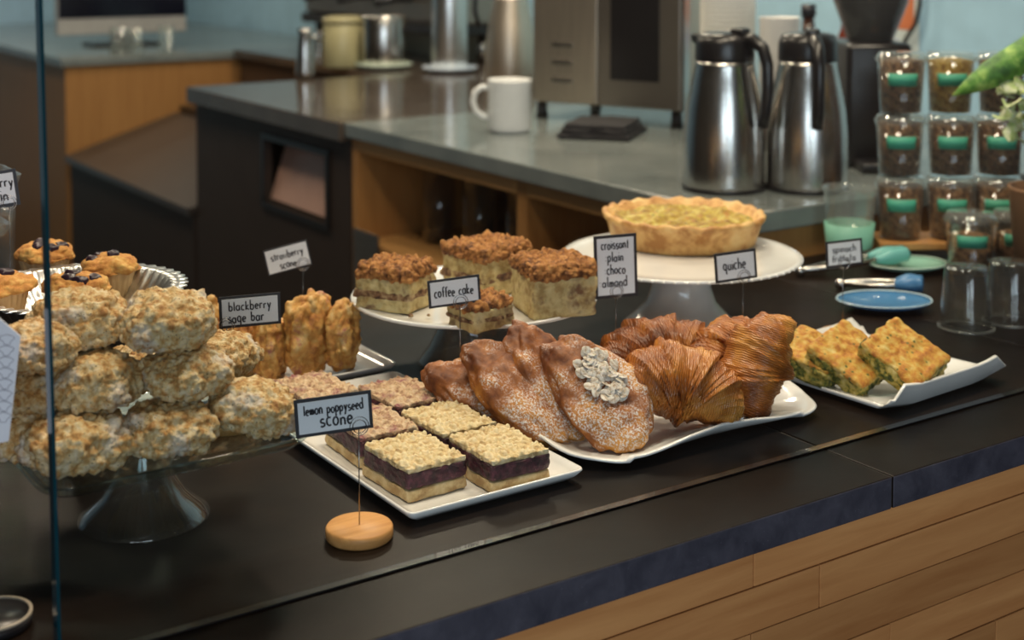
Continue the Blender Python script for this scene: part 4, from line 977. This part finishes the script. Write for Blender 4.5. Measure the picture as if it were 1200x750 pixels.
# paper cup stacks behind the carafes
def cupstack(px, py, n, r0, label, z0=0.0, mat=None, step=.0105):
    p = bar_pt(px, py); t = thing('paper_cup_stack', label, 'cup stack', (p.x, p.y, ZB+z0))
    me = None
    for k in range(n):
        if me is None:
            b = BM(); lathe(b, [(0, .002), (r0*.70, 0), (r0*.97, .098), (r0, .099), (r0*1.01, .1015), (r0*.99, .103), (r0*.955, .1), (r0*.68, .004), (0, .004)], 36); f = link('paper_cup', b, mat or M_PAPER, t); me = f.data
        else: f = bpy.data.objects.new('paper_cup', me); COL.objects.link(f); f.parent = t
        f.location = (0, 0, k*step)
    return t
cupstack(852, 168, 30, .062, 'wide stack of white paper cups behind the left carafe', mat=plain('white_paper', (.85, .83, .78), .6))
cupstack(912, 175, 16, .044, 'slim stack of white paper cups between the two carafes', .05, plain('white_paper2', (.74, .72, .70), .6), .009)
p = bar_pt(912, 175); t = thing('added_cup_riser', 'dark added riser block under the slim paper cup stack', 'riser', (p.x, p.y, ZB)); link('block', lathe(BM(), [(0, 0), (.045, 0), (.045, .0495), (0, .0495)], 32), M_BROWNBLK, t)  # block added under the raised cup stack
# coffee grinder, bottles and note behind the granola
p = bar_pt(1018, 190); gr = thing('coffee_grinder', 'black coffee grinder with clear hopper behind the right carafe', 'grinder', (p.x, p.y, ZB), math.atan2(-FH.y, -FH.x))
b = BM(); bx(b, -.08, .08, -.065, .065, 0, .25, .012); link('body', b, M_BLACK, gr)
b = BM(); lathe(b, [(.045, .2505), (.075, .33), (.075, .42), (.07, .42), (.07, .333), (.04, .2505)], 36); link('hopper', b, thin_glass('smoked_hopper', (.35, .25, .22), 1.45, haze=.05), gr)
b = BM(); lathe(b, [(0, .252), (.038, .252), (.066, .33), (.066, .36), (0, .37)], 36); link('coffee_beans', b, baked('beans', ((.3, (.015, .006, .003)), (.7, (.06, .025, .012))), 150, None, bd=.004), gr)
b = BM(); tube(b, [(.08, .03, .2), (.115, .03, .19), (.125, .03, .13)], .008, 8); link('dosing_lever', b, M_STEEL, gr)
b = BM(); bx(b, .02, .15, -.05, .05, 0, .02, .004); link('drip_base', b, M_BLACK, gr)
def bottle(px, py, h, r, col, capcol, label):
    p = bar_pt(px, py); t = thing('syrup_bottle', label, 'bottle', (p.x, p.y, ZB), group='syrup bottles on the back bar')
    b = BM(); lathe(b, [(0, 0), (r, 0), (r*1.04, .006), (r, h*.62), (r*.45, h*.78), (r*.4, h*.9), (0, h*.9)], 28); link('body', b, plain('syrup_'+label[:6], col, .12, coat=.6), t)
    b = BM(); lathe(b, [(0, h*.9+.0005), (r*.5, h*.9+.0005), (r*.5, h), (0, h)], 20); link('cap', b, plain('cap_'+label[:6], capcol, .4), t)
    b = BM(); lathe(b, [(r*1.045, h*.2), (r*1.055, h*.2), (r*1.03, h*.5), (r*1.02, h*.5)], 28); link('paper_label', b, M_PAPER, t)
bottle(946, 150, .30, .036, (.05, .02, .012), (.02, .02, .03), 'brown syrup bottle behind the right carafe')
bottle(992, 150, .31, .036, (.16, .03, .015), (.1, .02, .02), 'red brown syrup bottle beside the grinder hopper')
bottle(1050, 168, .17, .028, (.35, .02, .015), (.6, .1, .04), 'small red bottle with orange cap right of the grinder')
# orange note on the wall with a cable
q = onx(1047, 14, 2.944); nt_ = thing('wall_note', 'small orange and white note on the teal wall', 'note', (2.944, q.y, q.z))
w2 = .085
flat(link('paper', bx(BM(), .001, .003, -w2, w2, -.13, .06), plain('pale_note', (.55, .62, .62), .7), nt_))
flat(link('orange_patch', bx(BM(), -.0005, .0009, -w2*.8, w2*.8, -.045, .045), plain('orange_print', (.55, .16, .06), .7), nt_))
flat(link('violet_mark', bx(BM(), -.0005, .0009, -w2*.2, w2*.45, -.115, -.075), plain('violet_print', (.22, .14, .6), .7), nt_))
b = BM(); tube(b, [onx(1078, -30, 2.93), onx(1078, 5, 2.93), onx(1073, 28, 2.93), onx(1062, 45, 2.93), onx(1050, 75, 2.93)], .006, 8)
tag(link('black_cable', b, M_BLACK), 'black cable hanging on the teal wall beside the orange note', 'cable')
# added glass pitchers on the open shelf
for k in range(6):
    px = 520+k*17; q = onx(px, 250, 1.95); t = thing('added_shelf_glass', ('added dim clear pitcher at the left end of the open oak shelf', 'second added dim pitcher from the left in the oak shelf', 'third added dim pitcher from the left in the oak shelf', 'third added dim pitcher from the right in the oak shelf', 'second added dim pitcher from the right in the oak shelf', 'added dim clear pitcher beside the oak shelf divider')[k] , 'pitcher', (1.78+.09*(k % 2), 2.96-.092*k, .7452), group='added glass pitchers on the open shelf')
    b = BM(); lathe(b, [(0, 0), (.036, 0), (.040, .006), (.042, .2), (.040, .2), (.037, .008), (0, .006)], 28); link('wall', b, M_PLASTIC, t)
    b = BM(); lathe(b, [(.041, .2005), (.0445, .203), (.0445, .21), (.04, .21)], 28); link('rim', b, M_PLASTIC2, t)
# clear box added for the shiny bits behind the muffins at the left rim
q = ony(8, 290, 1.62)
cb = thing('added_clear_box', 'added clear plastic box with lid behind the muffins at the left rim', 'box', (.40, 1.63, ZT))
cb.location = (.372, 1.737, ZT)
def shell(bm, hx, hy, z0, z1, r, t):
    return loft(bm, [[(x, y, z0) for x, y in rrect(hx-.004, hy-.004, r)], [(x, y, z0+.004) for x, y in rrect(hx, hy, r)], [(x, y, z1) for x, y in rrect(hx+.004, hy+.004, r)],
                     [(x, y, z1) for x, y in rrect(hx+.004-t, hy+.004-t, r)], [(x, y, z0+.004+t) for x, y in rrect(hx-t, hy-t, r)]])
flat(link('box_wall', shell(BM(), .062, .042, 0, .245, .012, .002), M_PLASTIC, cb))
flat(link('box_lid', shell(BM(), .068, .048, .246, .264, .014, .003), M_PLASTIC2, cb))
flat(link('inner_tray', shell(BM(), .057, .037, .19, .205, .01, .002), M_PLASTIC2, cb))
